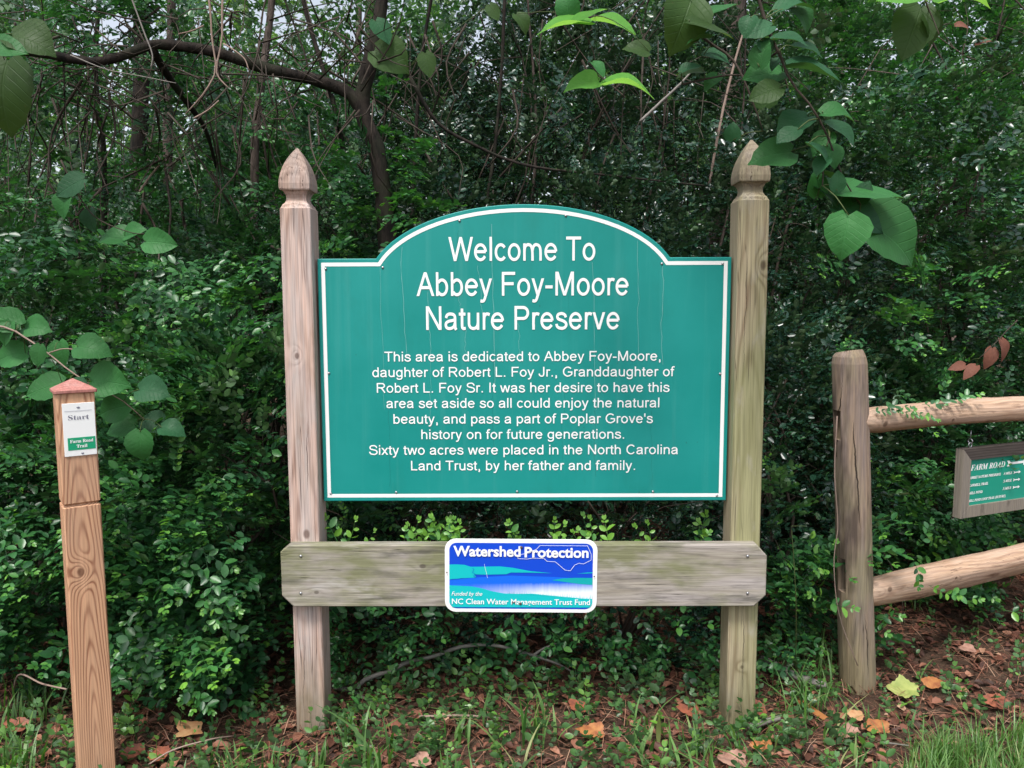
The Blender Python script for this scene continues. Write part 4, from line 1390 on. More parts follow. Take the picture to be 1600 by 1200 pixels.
def shoots(root, n, boxpx, Yr, tpl='privet_long', mat='privet', dt=0.05, sc=(0.8, 1.1), lean=0.9):
    for _ in range(n):
        px = rs.uniform(boxpx[0], boxpx[2]); py = rs.uniform(boxpx[1], boxpx[3])
        p = at(px, py, rs.uniform(*Yr))
        if p[2] < 0.06: continue
        d = (rs.gauss(0, 0.65), -lean + rs.gauss(0, 0.3), rs.gauss(0.12, 0.38))
        u = (rs.gauss(0, 0.3), -0.45 + rs.gauss(0, 0.2), 1)
        k = rs.uniform(*sc)
        L = {'privet_long': .34, 'spray': .27, 'privet': .2, 'round': .16}[tpl] * k
        dn = np.array(d) / np.linalg.norm(d)
        e = p + dn * L
        if abs(e[0]) < 0.90 and min(e[1], p[1]) < 0.22 and e[2] < 1.7: p = p + np.array((0, 0.22 - min(e[1], p[1]), 0))
        add_shoot(root, p, d, u, tpl, mat, dt, k)


shoots(A[0], 70, (205, 560, 420, 1040), (0.10, 0.42), 'spray', dt=0.06, sc=(.8, 1.15))
shoots(A[0], 34, (190, 740, 420, 1020), (0.0, 0.2), 'spray', dt=0.12, sc=(0.8, 1.1))
shoots(A[1], 36, (-30, 680, 110, 960), (0.10, 0.45), 'spray', dt=0.04)
shoots(A[1], 12, (-60, 800, 80, 980), (-0.05, 0.15), 'spray', dt=0.14)
shoots(A[2], 80, (520, 965, 800, 1085), (0.14, 0.42), 'round', 'privet', 0.05, (0.65, 1.0), 0.5)
shoots(A[3], 100, (800, 965, 1130, 1105), (0.12, 0.40), 'round', 'privet', 0.06, (0.65, 1.0), 0.5)
shoots(A[2], 14, (500, 1060, 560, 1120), (0.12, 0.3), 'round', 'privet', 0.10, (0.5, 0.8), 0.4)
shoots(A[2], 9, (520, 800, 760, 850), (0.40, 0.6), 'round', 'privet', 0.22, (0.6, 0.85), 0.3)
shoots(A[3], 7, (800, 805, 1110, 850), (0.40, 0.6), 'round', 'privet', 0.15, (0.6, 0.85), 0.3)
shoots(A[4], 30, (1195, 780, 1310, 980), (0.42, 0.7), 'spray', 'privet', 0.10)
shoots(A[4], 26, (1110, 1000, 1210, 1100), (0.15, 0.35), 'privet', 'privet', 0.02)
shoots(A[5], 50, (1370, 690, 1600, 930), (0.75, 1.15), 'spray', 'privet', 0.12)
shoots(B[5], 14, (1330, 420, 1480, 620), (0.9, 1.2), 'spray', 'privet', 0.18, lean=0.5)
shoots(B[4], 22, (1000, 180, 1130, 380), (1.2, 1.5), 'privet', 'dark_leaf', 0.1)
shoots(B[5], 60, (1230, 60, 1600, 520), (1.2, 1.7), 'spray', 'dark_leaf', 0.16, sc=(.9, 1.3))  # tint raised so the upper right foliage looks lit
shoots(B[2], 24, (500, 240, 700, 400), (0.9, 1.2), 'spray', 'privet', 0.10)
shoots(B[1], 46, (200, 400, 440, 600), (0.45, 0.9), 'spray', 'privet', 0.10, sc=(.9, 1.2))
shoots(B[0], 30, (-40, 380, 200, 620), (0.6, 1.0), 'spray', 'privet', -0.06, sc=(.9, 1.2))
for (px, n_) in ((528, 3), (560, 2), (640, 5), (668, 5), (700, 4), (720, 3), (800, 2), (860, 3), (905, 3), (940, 2), (1010, 2), (1100, 3)):
    for _ in range(n_):
        add_shoot(A[2] if px < 815 else A[3], at(px + rs.gauss(0, 9), rs.uniform(846, 862), rs.uniform(.015, .10)), (rs.gauss(0, .4), rs.uniform(-.1, .3), 1), (rs.gauss(0, .3), -1, .5), 'seedling', 'privet', rs.uniform(.2, .6), rs.uniform(.8, 1.35))  # tint raised to look lit, as the panel shades these shoots
# single bright shoots that stand out
for (root, px, py, Y, d, tp, dt, sc_) in (
        (A[0], 275, 742, 0.02, (0.02, -0.1, 1), 'privet_long', 0.32, 0.85), (A[0], 262, 640, 0.08, (-0.75, -0.2, 0.35), 'privet', 0.30, 0.8), (A[0], 318, 735, 0.10, (0.75, -0.7, -0.2), 'spray', 0.25, 0.8),
        (A[0], 240, 790, 0.0, (-0.8, -0.4, 0.05), 'spray', 0.15, 1.0), (A[0], 312, 830, 0.0, (0.35, -0.6, -0.7), 'spray', 0.16, 1.1), (A[0], 300, 985, -0.02, (0.3, -0.5, 0.0), 'spray', 0.30, 1.0),
        (A[0], 290, 800, 0.02, (0.1, -0.6, 0.2), 'privet_long', 0.25, 0.9), (A[0], 352, 880, 0.0, (0.0, -0.4, -0.8), 'spray', 0.15, 0.9), (A[0], 335, 640, 0.36, (0.9, -0.4, 0.3), 'spray', 0.10, 0.9),
        (A[1], 10, 900, 0.1, (0.1, -0.3, 1), 'privet_long', 0.28, 0.9), (A[1], 60, 860, 0.12, (0.6, -0.5, 0.5), 'privet', 0.2, 1.0),
        (A[2], 540, 812, 0.12, (-0.1, -0.3, 0.9), 'round', 0.35, 0.45), (A[2], 660, 846, 0.30, (0.2, -0.3, 0.9), 'round', 0.30, 0.75), (A[2], 700, 846, 0.25, (0.3, -0.3, 0.9), 'round', 0.25, 0.6),
        (A[4], 1310, 560, 0.62, (0.3, -0.2, 1), 'privet', 0.30, 0.5), (A[4], 1180, 745, 0.3, (0.3, -0.2, 0.8), 'privet', 0.40, 0.5)):
    add_shoot(root, at(px, py, Y), d, (0, -0.5, 1), tp, 'privet', dt, sc_)

# ------------------------------------------------------------------ trees, saplings, vines
def px_path(pts, n=18):
    """[(px, py, Y)] -> smooth world path"""
    return smooth_path([at(a, b, c_) for a, b, c_ in pts], n)


def crown(root, c, r, n, tpl, mat, tint, sc_, seed, name='crown'):
    """leaf mass in a lumpy ellipsoid about c (relative to root)"""
    rg = np.random.default_rng(seed)
    d = rg.normal(0, 1, (n, 3)); d /= np.linalg.norm(d, axis=1)[:, None]
    cl = rg.normal(0, 0.62, (max(6, n // 45), 3))
    pick = rg.integers(0, len(cl), n)
    P = (cl[pick] + rg.normal(0, 0.17, (n, 3))) * np.array(r) + np.array(c)
    D = d + np.array((0, 0, -0.1)); U = rg.normal(0, 0.35, (n, 3)) + np.array((0, 0, 1))
    v, f, t = scatter(TP[tpl], P, D, U, rg.uniform(0.75, 1.2, n) * sc_, rg.normal(tint, 0.12, n))
    return obj(name, mesh_data(name, v, f, M[mat], False, t), root, kind='stuff')


t1 = empty('forked_tree', at(604, 1000, 0.95) * (1, 1, 0), 'dark forked tree behind the left of the arch with one limb reaching left', 'tree')
T0 = np.array(t1.location)
pth = px_path([(612, 1000, 0.95), (608, 560, 0.95), (606, 400, 0.95), (598, 300, 0.95), (588, 232, 0.95), (566, 172, 0.95), (576, 105, 0.95), (590, 45, 0.95), (602, -40, 0.95), (625, -260, 0.95), (640, -520, 1.0)], 40)
v, f = tube(pth - T0, 0, sides=9, wob=0.10, radii=np.interp(np.linspace(0, 1, 40), [0, 0.3, 0.6, 1], [0.050, 0.036, 0.030, 0.018]))
tr = obj('trunk', mesh_data('trunk', v, f, M['bark'], True), t1)
pth = px_path([(572, 190, 0.95), (545, 146, 0.93), (490, 124, 0.9), (440, 114, 0.86), (385, 97, 0.82), (330, 80, 0.78), (280, 72, 0.74), (235, 70, 0.70), (190, 88, 0.66), (140, 96, 0.62), (70, 84, 0.58), (0, 74, 0.55), (-120, 50, 0.5)], 40)
v, f = tube(pth - T0, 0, sides=8, wob=0.12, radii=np.linspace(0.026, 0.014, 40))
obj('limb', mesh_data('limb', v, f, M['bark'], True), t1)
pth = px_path([(235, 72, 0.70), (262, 118, 0.85), (296, 165, 1.0), (322, 205, 1.15), (338, 262, 1.3)], 20)
v, f = tube(pth - T0, 0, sides=8, wob=0.12, radii=np.linspace(0.018, 0.006, 20))
obj('limb', mesh_data('limb', v, f, M['bark'], True), t1)
tw = []
rt = random.Random(11)
for i in range(120):
    a = (rt.uniform(20, 600), rt.uniform(20, 190), rt.uniform(.6, 1.0))
    L = rt.uniform(60, 190); th = rt.uniform(0, 2 * PI)
    q = [a, (a[0] + L * .5 * math.cos(th) + rt.gauss(0, 14), a[1] + L * .5 * math.sin(th) + rt.gauss(0, 14), a[2] + rt.gauss(0, .15)), (a[0] + L * math.cos(th), a[1] + L * math.sin(th) + rt.gauss(0, 20), a[2] + rt.gauss(0, .3))]
    tw.append(tube(px_path(q, 6) - T0, 0.0042, 0.0012, 3))
v, f = join(tw)
obj('twigs', mesh_data('twigs', v, f, M['twig'], True), t1, kind='stuff')
crown(t1, (0.3, 1.3, 4.3), (1.9, 1.1, 0.5), 900, 'wide', 'pale_leaf', 0.0, 1.0, 3)

# other stems that can be told apart, with their place
for (lab, pts, r0, r1, mt, nm, ct) in (
        ('slim pinkish brown trunk in the pale gap above the marker post', [(262, 700, 2.6), (263, 330, 2.6), (262, 190, 2.6), (268, -20, 2.6), (260, -300, 2.6)], 0.034, 0.022, 'bark_grey', 'slim_tree', 'tree'),
        ('broad dark trunk standing in shade left of the pinkish trunk', [(215, 700, 2.9), (214, 300, 2.9), (222, 100, 2.9), (215, -260, 2.9)], 0.058, 0.045, 'bark', 'slim_tree', 'tree'),
        ('thin dark trunk at the far left of the thicket', [(160, 560, 1.9), (163, 260, 1.9), (150, 120, 1.9), (160, -120, 1.9)], 0.016, 0.010, 'bark', 'sapling', 'sapling'),
        ('brown crooked trunk left of the left finial', [(402, 560, 2.0), (398, 250, 2.0), (410, 120, 2.0), (424, 10, 2.0), (438, -160, 2.0)], 0.026, 0.016, 'bark_grey', 'slim_tree', 'tree'),
        ('leaning dark sapling above the left finial', [(560, 420, 1.5), (532, 210, 1.5), (505, 110, 1.5), (478, 20, 1.5), (455, -90, 1.5)], 0.014, 0.009, 'bark', 'sapling', 'sapling'),
        ('wide grey brown trunk behind the right finial', [(1120, 600, 3.6), (1128, 320, 3.6), (1142, 120, 3.6), (1150, -60, 3.6), (1160, -300, 3.6)], 0.095, 0.08, 'bark_grey', 'slim_tree', 'tree'),
        ('dark trunk half hidden in leaves at the upper right', [(1508, 520, 3.2), (1500, 300, 3.2), (1540, 120, 3.2), (1590, -40, 3.2)], 0.05, 0.04, 'bark', 'slim_tree', 'tree'),
        ('thin dark vine hanging in front of the thicket above the word Welcome', [(752, 420, 1.35), (760, 320, 1.35), (772, 240, 1.35), (783, 120, 1.35), (790, -30, 1.35)], 0.008, 0.008, 'bark', 'hanging_vine', 'vine'),
        ('long dark twig sloping down to the right above the arch', [(640, 120, 1.2), (682, 190, 1.2), (740, 226, 1.2), (820, 258, 1.2), (940, 273, 1.2), (1100, 290, 1.2)], 0.010, 0.004, 'bark', 'sloping_twig', 'twig'),
        ('dark vertical sapling between the forked tree and the vine', [(640, 420, 1.7), (648, 250, 1.7), (655, 130, 1.7), (668, 30, 1.7), (690, -80, 1.7)], 0.010, 0.008, 'bark', 'sapling', 'sapling'),
        ('bare pale brown stem above the right end of the arch', [(830, 330, 1.9), (838, 220, 1.9), (834, 120, 1.9), (826, 20, 1.9), (822, -60, 1.9)], 0.009, 0.006, 'bark_grey', 'sapling', 'sapling'),
        ('reddish straight stick leaning behind the right finial', [(1108, 290, 1.4), (1128, 180, 1.4), (1150, 90, 1.4), (1165, 40, 1.4)], 0.007, 0.005, 'pale_twig', 'leaning_stick', 'stick'),
        ('pale grey broken stick right of the two bright leaves', [(1000, 190, 0.9), (1032, 160, 0.9), (1066, 128, 0.9), (1090, 100, 0.9)], 0.006, 0.004, 'grey_twig', 'leaning_stick', 'stick'),
        ('short pale dead stick left of the left finial', [(218, 300, 1.2), (235, 275, 1.2), (249, 258, 1.2)], 0.005, 0.004, 'pale_twig', 'leaning_stick', 'stick'),
        ('long thin grey twig slanting across the upper left corner', [(203, -10, 0.2), (225, 50, 0.2), (238, 85, 0.2), (236, 105, 0.2)], 0.0028, 0.002, 'grey_twig', 'sloping_twig', 'twig'),
        ('thin grey twig crossing under the big left limb', [(110, 86, 0.35), (165, 108, 0.35), (220, 119, 0.35), (275, 130, 0.35)], 0.0022, 0.0014, 'grey_twig', 'sloping_twig', 'twig')):
    p = px_path(pts, 20)
    o0 = p[0] * (1, 1, 0) if pts[0][1] > 400 else p[0]
    if pts[0][1] > 400: p = np.vstack([[o0 + (0, 0, -0.02)], p])
    root = empty(nm, tuple(o0), lab, ct)
    v, f = tube(p - o0, r0, r1, 7 if r0 > 0.02 else 5, 0.12)
    pn = 'trunk' if ct == 'tree' else 'stem'
    obj(pn, mesh_data(pn, v, f, M[mt], True), root)
    if ct == 'tree':
        e = p[-1] - o0
        crown(root, (e[0], e[1] + 0.4, e[2] + 0.9), (1.3, 1.2, 0.7), 260, 'wide', 'pale_leaf', 0.0, 1.1, int(abs(pts[0][0])))

# leafy climbers that tangle round the trunks
for (lab, x0_, x1_, y0_, y1_, Ya, Yb, n_, mt, dt) in (
        ('tangle of leafy climber round the big left limb', 0, 330, -20, 330, .75, 1.7, 420, 'privet', -.02),
        ('tangle of leafy climber hanging between the limb and the forked trunk', 330, 620, 60, 420, 1.0, 1.8, 330, 'privet', -.08),
        ('dense dark climber high above the middle of the arch', 610, 1100, -20, 250, 1.3, 2.2, 210, 'dark_leaf', .0)):
    o0 = at((x0_ + x1_) / 2, (y0_ + y1_) / 2, (Ya + Yb) / 2)
    root = empty('climbing_vine', tuple(o0), lab, 'vine')
    ctr = [(rt.uniform(x0_, x1_), rt.uniform(y0_, y1_), rt.uniform(Ya, Yb)) for _ in range(16)]
    P = []
    for _ in range(n_):
        c_ = rt.choice(ctr)
        P.append(at(c_[0] + rt.gauss(0, 34), c_[1] + rt.gauss(0, 30), c_[2] + rt.gauss(0, .1)) - o0)
    P = np.array(P)
    v, f, t = scatter(TP['privet'] + TP['spray'][:2], P, RNG.normal(0, .7, (n_, 3)) + (0, -.4, -.2), RNG.normal(0, .3, (n_, 3)) + (0, -.2, 1), RNG.uniform(.6, 1.1, n_), RNG.normal(dt, .1, n_))
    obj('foliage', mesh_data('foliage', v, f, M[mt], False, t), root, kind='stuff')
    tw = []
    for i in range(60):
        a = (rt.uniform(x0_, x1_), rt.uniform(y0_ - 40, y1_), rt.uniform(Ya, Yb))
        L = rt.uniform(80, 260); th = rt.gauss(PI / 2, .5)
        q = [a, (a[0] + L * .5 * math.cos(th) + rt.gauss(0, 18), a[1] + L * .5 * math.sin(th), a[2] + rt.gauss(0, .1)), (a[0] + L * math.cos(th) + rt.gauss(0, 24), a[1] + L * math.sin(th), a[2] + rt.gauss(0, .2))]
        r_ = rt.choice((.002, .003, .006))
        tw.append(tube(px_path(q, 7) - o0, r_, r_ * .5, 4))
    v, f = join(tw)
    obj('vine_stems', mesh_data('vine_stems', v, f, M['twig'], True), root, kind='stuff')

# pale bare vine with forks hanging at the upper left
bv_ = empty('bare_vine', tuple(at(335, 0, -0.1)), 'pale pinkish bare vine with forked ends hanging at the upper left', 'vine')
B0 = np.array(bv_.location)
for pts in ([(322, -40, -.1), (329, 20, -.1), (331, 60, -.1), (337, 110, -.1), (318, 146, -.1), (290, 178, -.1)], [(350, -40, -.1), (347, 20, -.1), (347, 60, -.1), (338, 108, -.1), (345, 125, -.1), (357, 137, -.1)],
            [(349, 68, -.1), (365, 78, -.1), (382, 92, -.1), (389, 110, -.1)], [(303, 185, -.1), (325, 172, -.1), (342, 157, -.1)], [(318, 40, -.1), (300, 48, -.1), (279, 53, -.1)]):
    v, f = tube(px_path(pts, 12) - B0, 0.0034 if len(pts) > 4 else 0.0022, 0.0016, 5, 0.1)
    obj('stem', mesh_data('stem', v, f, M['pale_twig'], True), bv_)

# many thin leafless stems standing in the thicket
GRPS = 'thin bare saplings standing in the thicket'
for i in range(24):
    x = -3.2 + i * 0.28 + rt.uniform(-0.15, 0.15); y = rt.uniform(1.9, 2.4)
    H = rt.uniform(2.4, 3.6)
    root = empty('thin_sapling', (x, y, 0), 'thin leafless sapling among the shrubs of the thicket behind the sign', 'sapling', GRPS)
    P = smooth_path([(0, 0, -.02), (rt.gauss(0, .1), rt.gauss(0, .1), H * .35), (rt.gauss(0, .2), rt.gauss(0, .2), H * .7), (rt.gauss(0, .35), rt.gauss(0, .2), H)], 14)
    parts = [tube(P, rt.uniform(.009, .016), .003, 5)]
    for j in range(13):
        k = rt.randint(4, 13); L = rt.uniform(.2, .7)
        d = np.array([rt.gauss(0, 1), rt.gauss(0, .6), rt.gauss(.3, .5)]); d /= np.linalg.norm(d)
        parts.append(tube(smooth_path([P[k], P[k] + d * L * .5 + (0, 0, rt.gauss(0, .04)), P[k] + d * L + (rt.gauss(0, .06), 0, rt.gauss(-.04, .08))], 6), .0045, .0012, 3))
    v, f = join(parts)
    obj('stem', mesh_data('stem', v, f, M['twig' if i % 3 else 'bark_grey'], True), root)

# far trees
GRPT = 'tall trees of the wood far behind the sign'
for i in range(15):
    x = -13 + i * 1.9 + rt.uniform(-.6, .6); y = rt.uniform(7, 12.5)
    root = empty('woodland_tree', (x, y, 0), 'tall woodland tree with pale leaves far behind the thicket', 'tree', GRPT)
    H = rt.uniform(7, 9)
    P = smooth_path([(0, 0, -.1), (rt.gauss(0, .15), 0, H * .4), (rt.gauss(0, .3), 0, H)], 12)
    v, f = tube(P, rt.uniform(.09, .16), .05, 8, .1)
    obj('trunk', mesh_data('trunk', v, f, M['bark_grey'], True), root)
    crown(root, (0, 0, 3.6), (1.6, 1.3, 2.8), 1000, 'far', 'far_leaf', 0.0, 1.0, 100 + i)
# the wood beyond, one mass
wd = []
n = 9000
P = np.stack([RNG.uniform(-30, 30, n), RNG.uniform(16, 24, n), RNG.random(n) ** 0.8 * 8.2], -1)
P[:, 2] *= 0.85 + 0.25 * np.sin(P[:, 0] * 0.7) * np.cos(P[:, 0] * 1.9 + 1)
D = RNG.normal(0, 1, (n, 3)); U = RNG.normal(0, .4, (n, 3)) + (0, 0, 1)
v, f, t = scatter(TP['vfar'], P, D, U, RNG.uniform(.8, 1.4, n), RNG.normal(0, .15, n))
o = obj('distant_woods', mesh_data('distant_woods', v, f, M['far_leaf'], False, t), kind='stuff')
props(o, 'distant pale green wood filling the view far behind the thicket', 'woods')

# ------------------------------------------------------------------ broad heart-shaped leaves hanging into the picture
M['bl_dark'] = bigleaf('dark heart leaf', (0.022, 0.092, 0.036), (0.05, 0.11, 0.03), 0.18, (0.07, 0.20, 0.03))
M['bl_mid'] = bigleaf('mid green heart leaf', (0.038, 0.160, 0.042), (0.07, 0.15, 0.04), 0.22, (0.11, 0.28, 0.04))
M['bl_bright'] = bigleaf('bright heart leaf', (0.13, 0.36, 0.06), (0.15, 0.30, 0.06), 0.45, (0.30, 0.62, 0.08))  # backlit brightness put into the leaf colour, besides the translucency
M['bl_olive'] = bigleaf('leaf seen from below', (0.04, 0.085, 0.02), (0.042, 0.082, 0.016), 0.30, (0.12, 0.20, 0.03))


def heart_leaf(seed, mat, broad=0.47):
    rg = np.random.default_rng(seed)
    rows_, cols = 11, (-1, -0.55, 0, 0.55, 1)
    V = []
    curl = rg.uniform(0.08, 0.42); fold = rg.uniform(0.05, 0.32); tw_ = rg.uniform(-.5, .5); skew = rg.uniform(-.05, .05)
    for i in range(rows_):
        t = i / (rows_ - 1)
        w_ = broad * math.sin(PI * min(1, (t * 0.97 + 0.012)) ** 0.62) ** 0.75
        if t > 0.80: w_ *= 1 - 0.45 * ((t - 0.8) / 0.2) ** 0.6
        if i == 0: w_ = broad * 0.30
        if i == rows_ - 1: w_ = 0.006
        for c_ in cols:
            y_ = t - 0.10 * abs(c_) * math.exp(-t * 7)
            x_ = c_ * w_ + skew * math.sin(PI * t) + (0.012 * math.sin(t * 34 + seed) * (1 if c_ > 0 else -1) if abs(c_) == 1 else 0)
            z_ = fold * abs(c_) * w_ * 1.1 - curl * (t - .35) ** 2 * 1.6 + tw_ * x_ * t + 0.018 * math.sin(9 * t + c_ * 3 + seed) * abs(c_)
            V.append((x_, y_, z_))
    F = [(i * 5 + j, i * 5 + j + 1, i * 5 + j + 6, i * 5 + j + 5) for i in range(rows_ - 1) for j in range(4)]
    return mesh_data('leaf', V, F, M[mat], True)


BL = {(m, k): heart_leaf(3 + k * 5, m, 0.40 + 0.025 * k) for m in ('bl_dark', 'bl_mid', 'bl_bright', 'bl_olive') for k in range(5)}


def leafy_branch(name, label, stems_, leaves_, Y, matstem='twig', r=0.004, group=None, extra=0):
    """stems_: list of paths [(px,py)]; leaves_: (px, py, length px, direction deg (0 right, -90 down), how much the blade faces us 0..1, material)"""
    o0 = at(*stems_[0][0], Y)
    root = empty(name, tuple(o0), label, 'branch', group)
    allp = []
    for k, st in enumerate(stems_):
        P = smooth_path([at(a, b, Y + 0.02 * math.sin(k + i)) for i, (a, b) in enumerate(st)], 16)
        allp.append(P)
        v, f = tube(P - o0, r if k == 0 else r * .6, r * .35, 5, .08)
        obj('stem', mesh_data('stem', v, f, M[matstem], True), root)
    allp = np.vstack(allp)
    rg = random.Random(len(leaves_) * 13 + int(abs(stems_[0][0][0])))
    leaves_ = list(leaves_)
    for _ in range(extra):
        st = rg.choice(stems_); j = rg.randrange(len(st) - 1); u = rg.random()
        leaves_.append((st[j][0] + (st[j + 1][0] - st[j][0]) * u + rg.gauss(0, 22), st[j][1] + (st[j + 1][1] - st[j][1]) * u + rg.gauss(0, 18), rg.uniform(28, 48), rg.choice((-1, 1)) * rg.uniform(10, 170), rg.uniform(.2, .6), rg.choice(('bl_dark', 'bl_dark', 'bl_mid'))))
    for (px, py, L, a, face, m) in leaves_:
        dy = rg.uniform(-.07, .07)
        c_ = at(px, py, Y + dy)
        size = L / FOC * (Y + dy - CAM_LOC[1]) * (1.02 if m == 'bl_bright' or L > 80 else 0.92)
        a = math.radians(a)
        dirv = np.array((math.cos(a), -(1 - face) * 0.35 * rg.choice((1, 0.6)), math.sin(a)))
        dirv /= np.linalg.norm(dirv)
        up = np.array((rg.gauss(0, .15), -face, (1 - face) + 0.12))
        R = rot_to(dirv[None], up[None])[0]
        base = c_ - dirv * size * 0.5
        me = BL[(m, rg.randint(0, 4))]
        o = bpy.data.objects.new('leaf', me)
        COL.objects.link(o)
        o.parent = root
        mt = Matrix([[R[r_][k_] for k_ in range(3)] for r_ in range(3)]).to_4x4()
        o.matrix_local = Matrix.Translation(Vector(base - o0)) @ mt @ Matrix.Scale(size, 4)
        # leaf stalk to the nearest point of the stems
        q = allp[np.argmin(((allp - base) ** 2).sum(1))]
        if np.linalg.norm(q - base) > 0.004:
            v, f = tube(smooth_path([q, (q + base) / 2 + (0, 0, 0.008), base + dirv * size * .02], 5) - o0, r * .35, r * .28, 4)
            obj('leaf_stalk', mesh_data('leaf_stalk', v, f, M['green_stem'], True), root)
    return root


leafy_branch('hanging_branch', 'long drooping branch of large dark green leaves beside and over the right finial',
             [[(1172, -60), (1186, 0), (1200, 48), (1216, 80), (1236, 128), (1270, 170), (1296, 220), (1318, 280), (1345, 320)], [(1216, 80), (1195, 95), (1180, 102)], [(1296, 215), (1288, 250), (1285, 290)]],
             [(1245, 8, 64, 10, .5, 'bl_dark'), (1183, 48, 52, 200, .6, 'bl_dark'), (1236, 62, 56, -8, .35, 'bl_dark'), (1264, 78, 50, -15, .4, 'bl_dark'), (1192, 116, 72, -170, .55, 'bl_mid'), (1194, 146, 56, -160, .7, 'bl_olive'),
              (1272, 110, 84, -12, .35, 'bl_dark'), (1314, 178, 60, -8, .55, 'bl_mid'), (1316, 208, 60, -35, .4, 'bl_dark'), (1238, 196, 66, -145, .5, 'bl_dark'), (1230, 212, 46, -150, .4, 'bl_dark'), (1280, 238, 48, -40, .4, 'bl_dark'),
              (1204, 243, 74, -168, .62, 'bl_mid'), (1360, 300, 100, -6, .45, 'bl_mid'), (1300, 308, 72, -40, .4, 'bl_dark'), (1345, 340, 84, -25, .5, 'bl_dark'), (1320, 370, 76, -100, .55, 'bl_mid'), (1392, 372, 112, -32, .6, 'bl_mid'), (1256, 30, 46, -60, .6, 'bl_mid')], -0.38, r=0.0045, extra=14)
leafy_branch('hanging_branch', 'thin branch with one lobed backlit leaf hanging at the top right', [[(1440, -50), (1446, 0), (1458, 30), (1468, 55)]],
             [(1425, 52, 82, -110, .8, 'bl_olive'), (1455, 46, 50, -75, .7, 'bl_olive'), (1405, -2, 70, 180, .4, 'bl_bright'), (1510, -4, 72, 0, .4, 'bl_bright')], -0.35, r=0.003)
leafy_branch('hanging_branch', 'dark branch with olive backlit leaves right of the bright leaf pair',
             [[(1060, -60), (1072, 20), (1100, 60), (1140, 88), (1160, 120), (1180, 170), (1192, 205)], [(1066, 132), (1110, 122), (1150, 117), (1180, 124), (1200, 131)]],
             [(1066, 38, 84, -110, .7, 'bl_olive'), (1112, 44, 80, -20, .5, 'bl_olive'), (1078, 112, 46, 190, .5, 'bl_olive'), (1120, 88, 44, -10, .4, 'bl_dark'), (1130, 12, 50, 15, .5, 'bl_mid')], -0.15, r=0.005, extra=6)
leafy_branch('hanging_branch', 'small sprig with the brightest yellow-green leaves above the middle of the arch',
             [[(915, -50), (912, 5), (905, 30), (925, 75), (934, 118)], [(905, 30), (935, 25), (958, 32)], [(934, 118), (945, 125)]],
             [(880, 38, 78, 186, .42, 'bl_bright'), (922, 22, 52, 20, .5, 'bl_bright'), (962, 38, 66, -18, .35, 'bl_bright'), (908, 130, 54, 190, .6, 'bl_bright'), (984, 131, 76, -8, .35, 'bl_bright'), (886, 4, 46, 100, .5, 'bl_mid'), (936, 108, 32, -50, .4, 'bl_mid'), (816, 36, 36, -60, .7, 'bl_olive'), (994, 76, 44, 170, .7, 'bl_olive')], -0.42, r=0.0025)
leafy_branch('hanging_branch', 'branch with a pale green leaf cut by the left edge at the top', [[(-70, 20), (-30, 48), (-5, 66)]],
             [(8, 78, 74, 0, .55, 'bl_mid'), (50, 64, 76, -20, .6, 'bl_olive'), (4, 150, 110, -95, .85, 'bl_olive')], -0.45, r=0.004)
leafy_branch('hanging_branch', 'pair of shaded round leaves at left above the marker post', [[(95, 250), (120, 300), (150, 340), (200, 362), (228, 366)]],
             [(108, 292, 56, -150, .7, 'bl_dark'), (100, 322, 44, -100, .8, 'bl_mid'), (143, 345, 40, -80, .8, 'bl_dark'), (174, 370, 54, 186, .6, 'bl_mid'), (210, 362, 40, 20, .6, 'bl_mid'), (251, 379, 56, -5, .8, 'bl_mid')], 0.25, r=0.003)
leafy_branch('hanging_branch', 'shaded branch with dark olive leaves beside the forked trunk', [[(560, 40), (585, 70), (610, 95), (640, 105)]],
             [(612, 92, 66, -30, .8, 'bl_olive'), (598, 50, 46, -60, .7, 'bl_dark'), (668, 102, 40, -80, .8, 'bl_olive'), (772, 20, 30, -60, .8, 'bl_olive')], 0.75, r=0.004)
leafy_branch('heart_leaf_vine', 'spray of large round green leaves rising behind the marker post cap',
             [[(-60, 500), (10, 512), (40, 528), (75, 552), (110, 580), (150, 605), (190, 625), (225, 655)], [(75, 552), (100, 545), (130, 548)]],
             [(4, 498, 60, 160, .7, 'bl_mid'), (10, 522, 44, -110, .75, 'bl_mid'), (58, 513, 48, -5, .65, 'bl_mid'), (14, 556, 56, 190, .7, 'bl_mid'), (96, 553, 44, -80, .8, 'bl_mid'), (145, 546, 60, -12, .7, 'bl_mid'), (60, 556, 38, -100, .8, 'bl_mid'),
              (68, 607, 66, 198, .6, 'bl_mid'), (170, 597, 66, -4, .75, 'bl_mid'), (174, 640, 58, -165, .8, 'bl_mid'), (240, 612, 56, -8, .6, 'bl_dark'), (186, 668, 52, -170, .6, 'bl_mid'), (219, 698, 54, -90, .85, 'bl_mid'), (244, 664, 48, -20, .6, 'bl_dark'), (120, 612, 44, -40, .6, 'bl_dark'), (270, 672, 44, -15, .6, 'bl_dark')], -0.08, matstem='pale_twig', r=0.0035)
M['dead'] = flat('withered leaf', (0.15, 0.06, 0.04), 0.7, 0.2, dirt=0.6, dirtcol=(0.10, 0.05, 0.035))
dm = heart_leaf(21, 'bl_dark', 0.30); dm.materials.clear(); dm.materials.append(M['dead'])
for k in range(5): BL[('dead', k)] = dm
leafy_branch('dead_leaf_sprig', 'sprig of withered reddish brown leaves in the shrub above the upper rail', [[(1590, 500), (1570, 520), (1556, 535), (1530, 560)]],
             [(1545, 560, 38, -110, .5, 'dead'), (1568, 548, 40, -80, .6, 'dead'), (1515, 580, 34, -140, .4, 'dead'), (1496, 572, 30, 190, .6, 'dead')], 0.85, r=0.003)
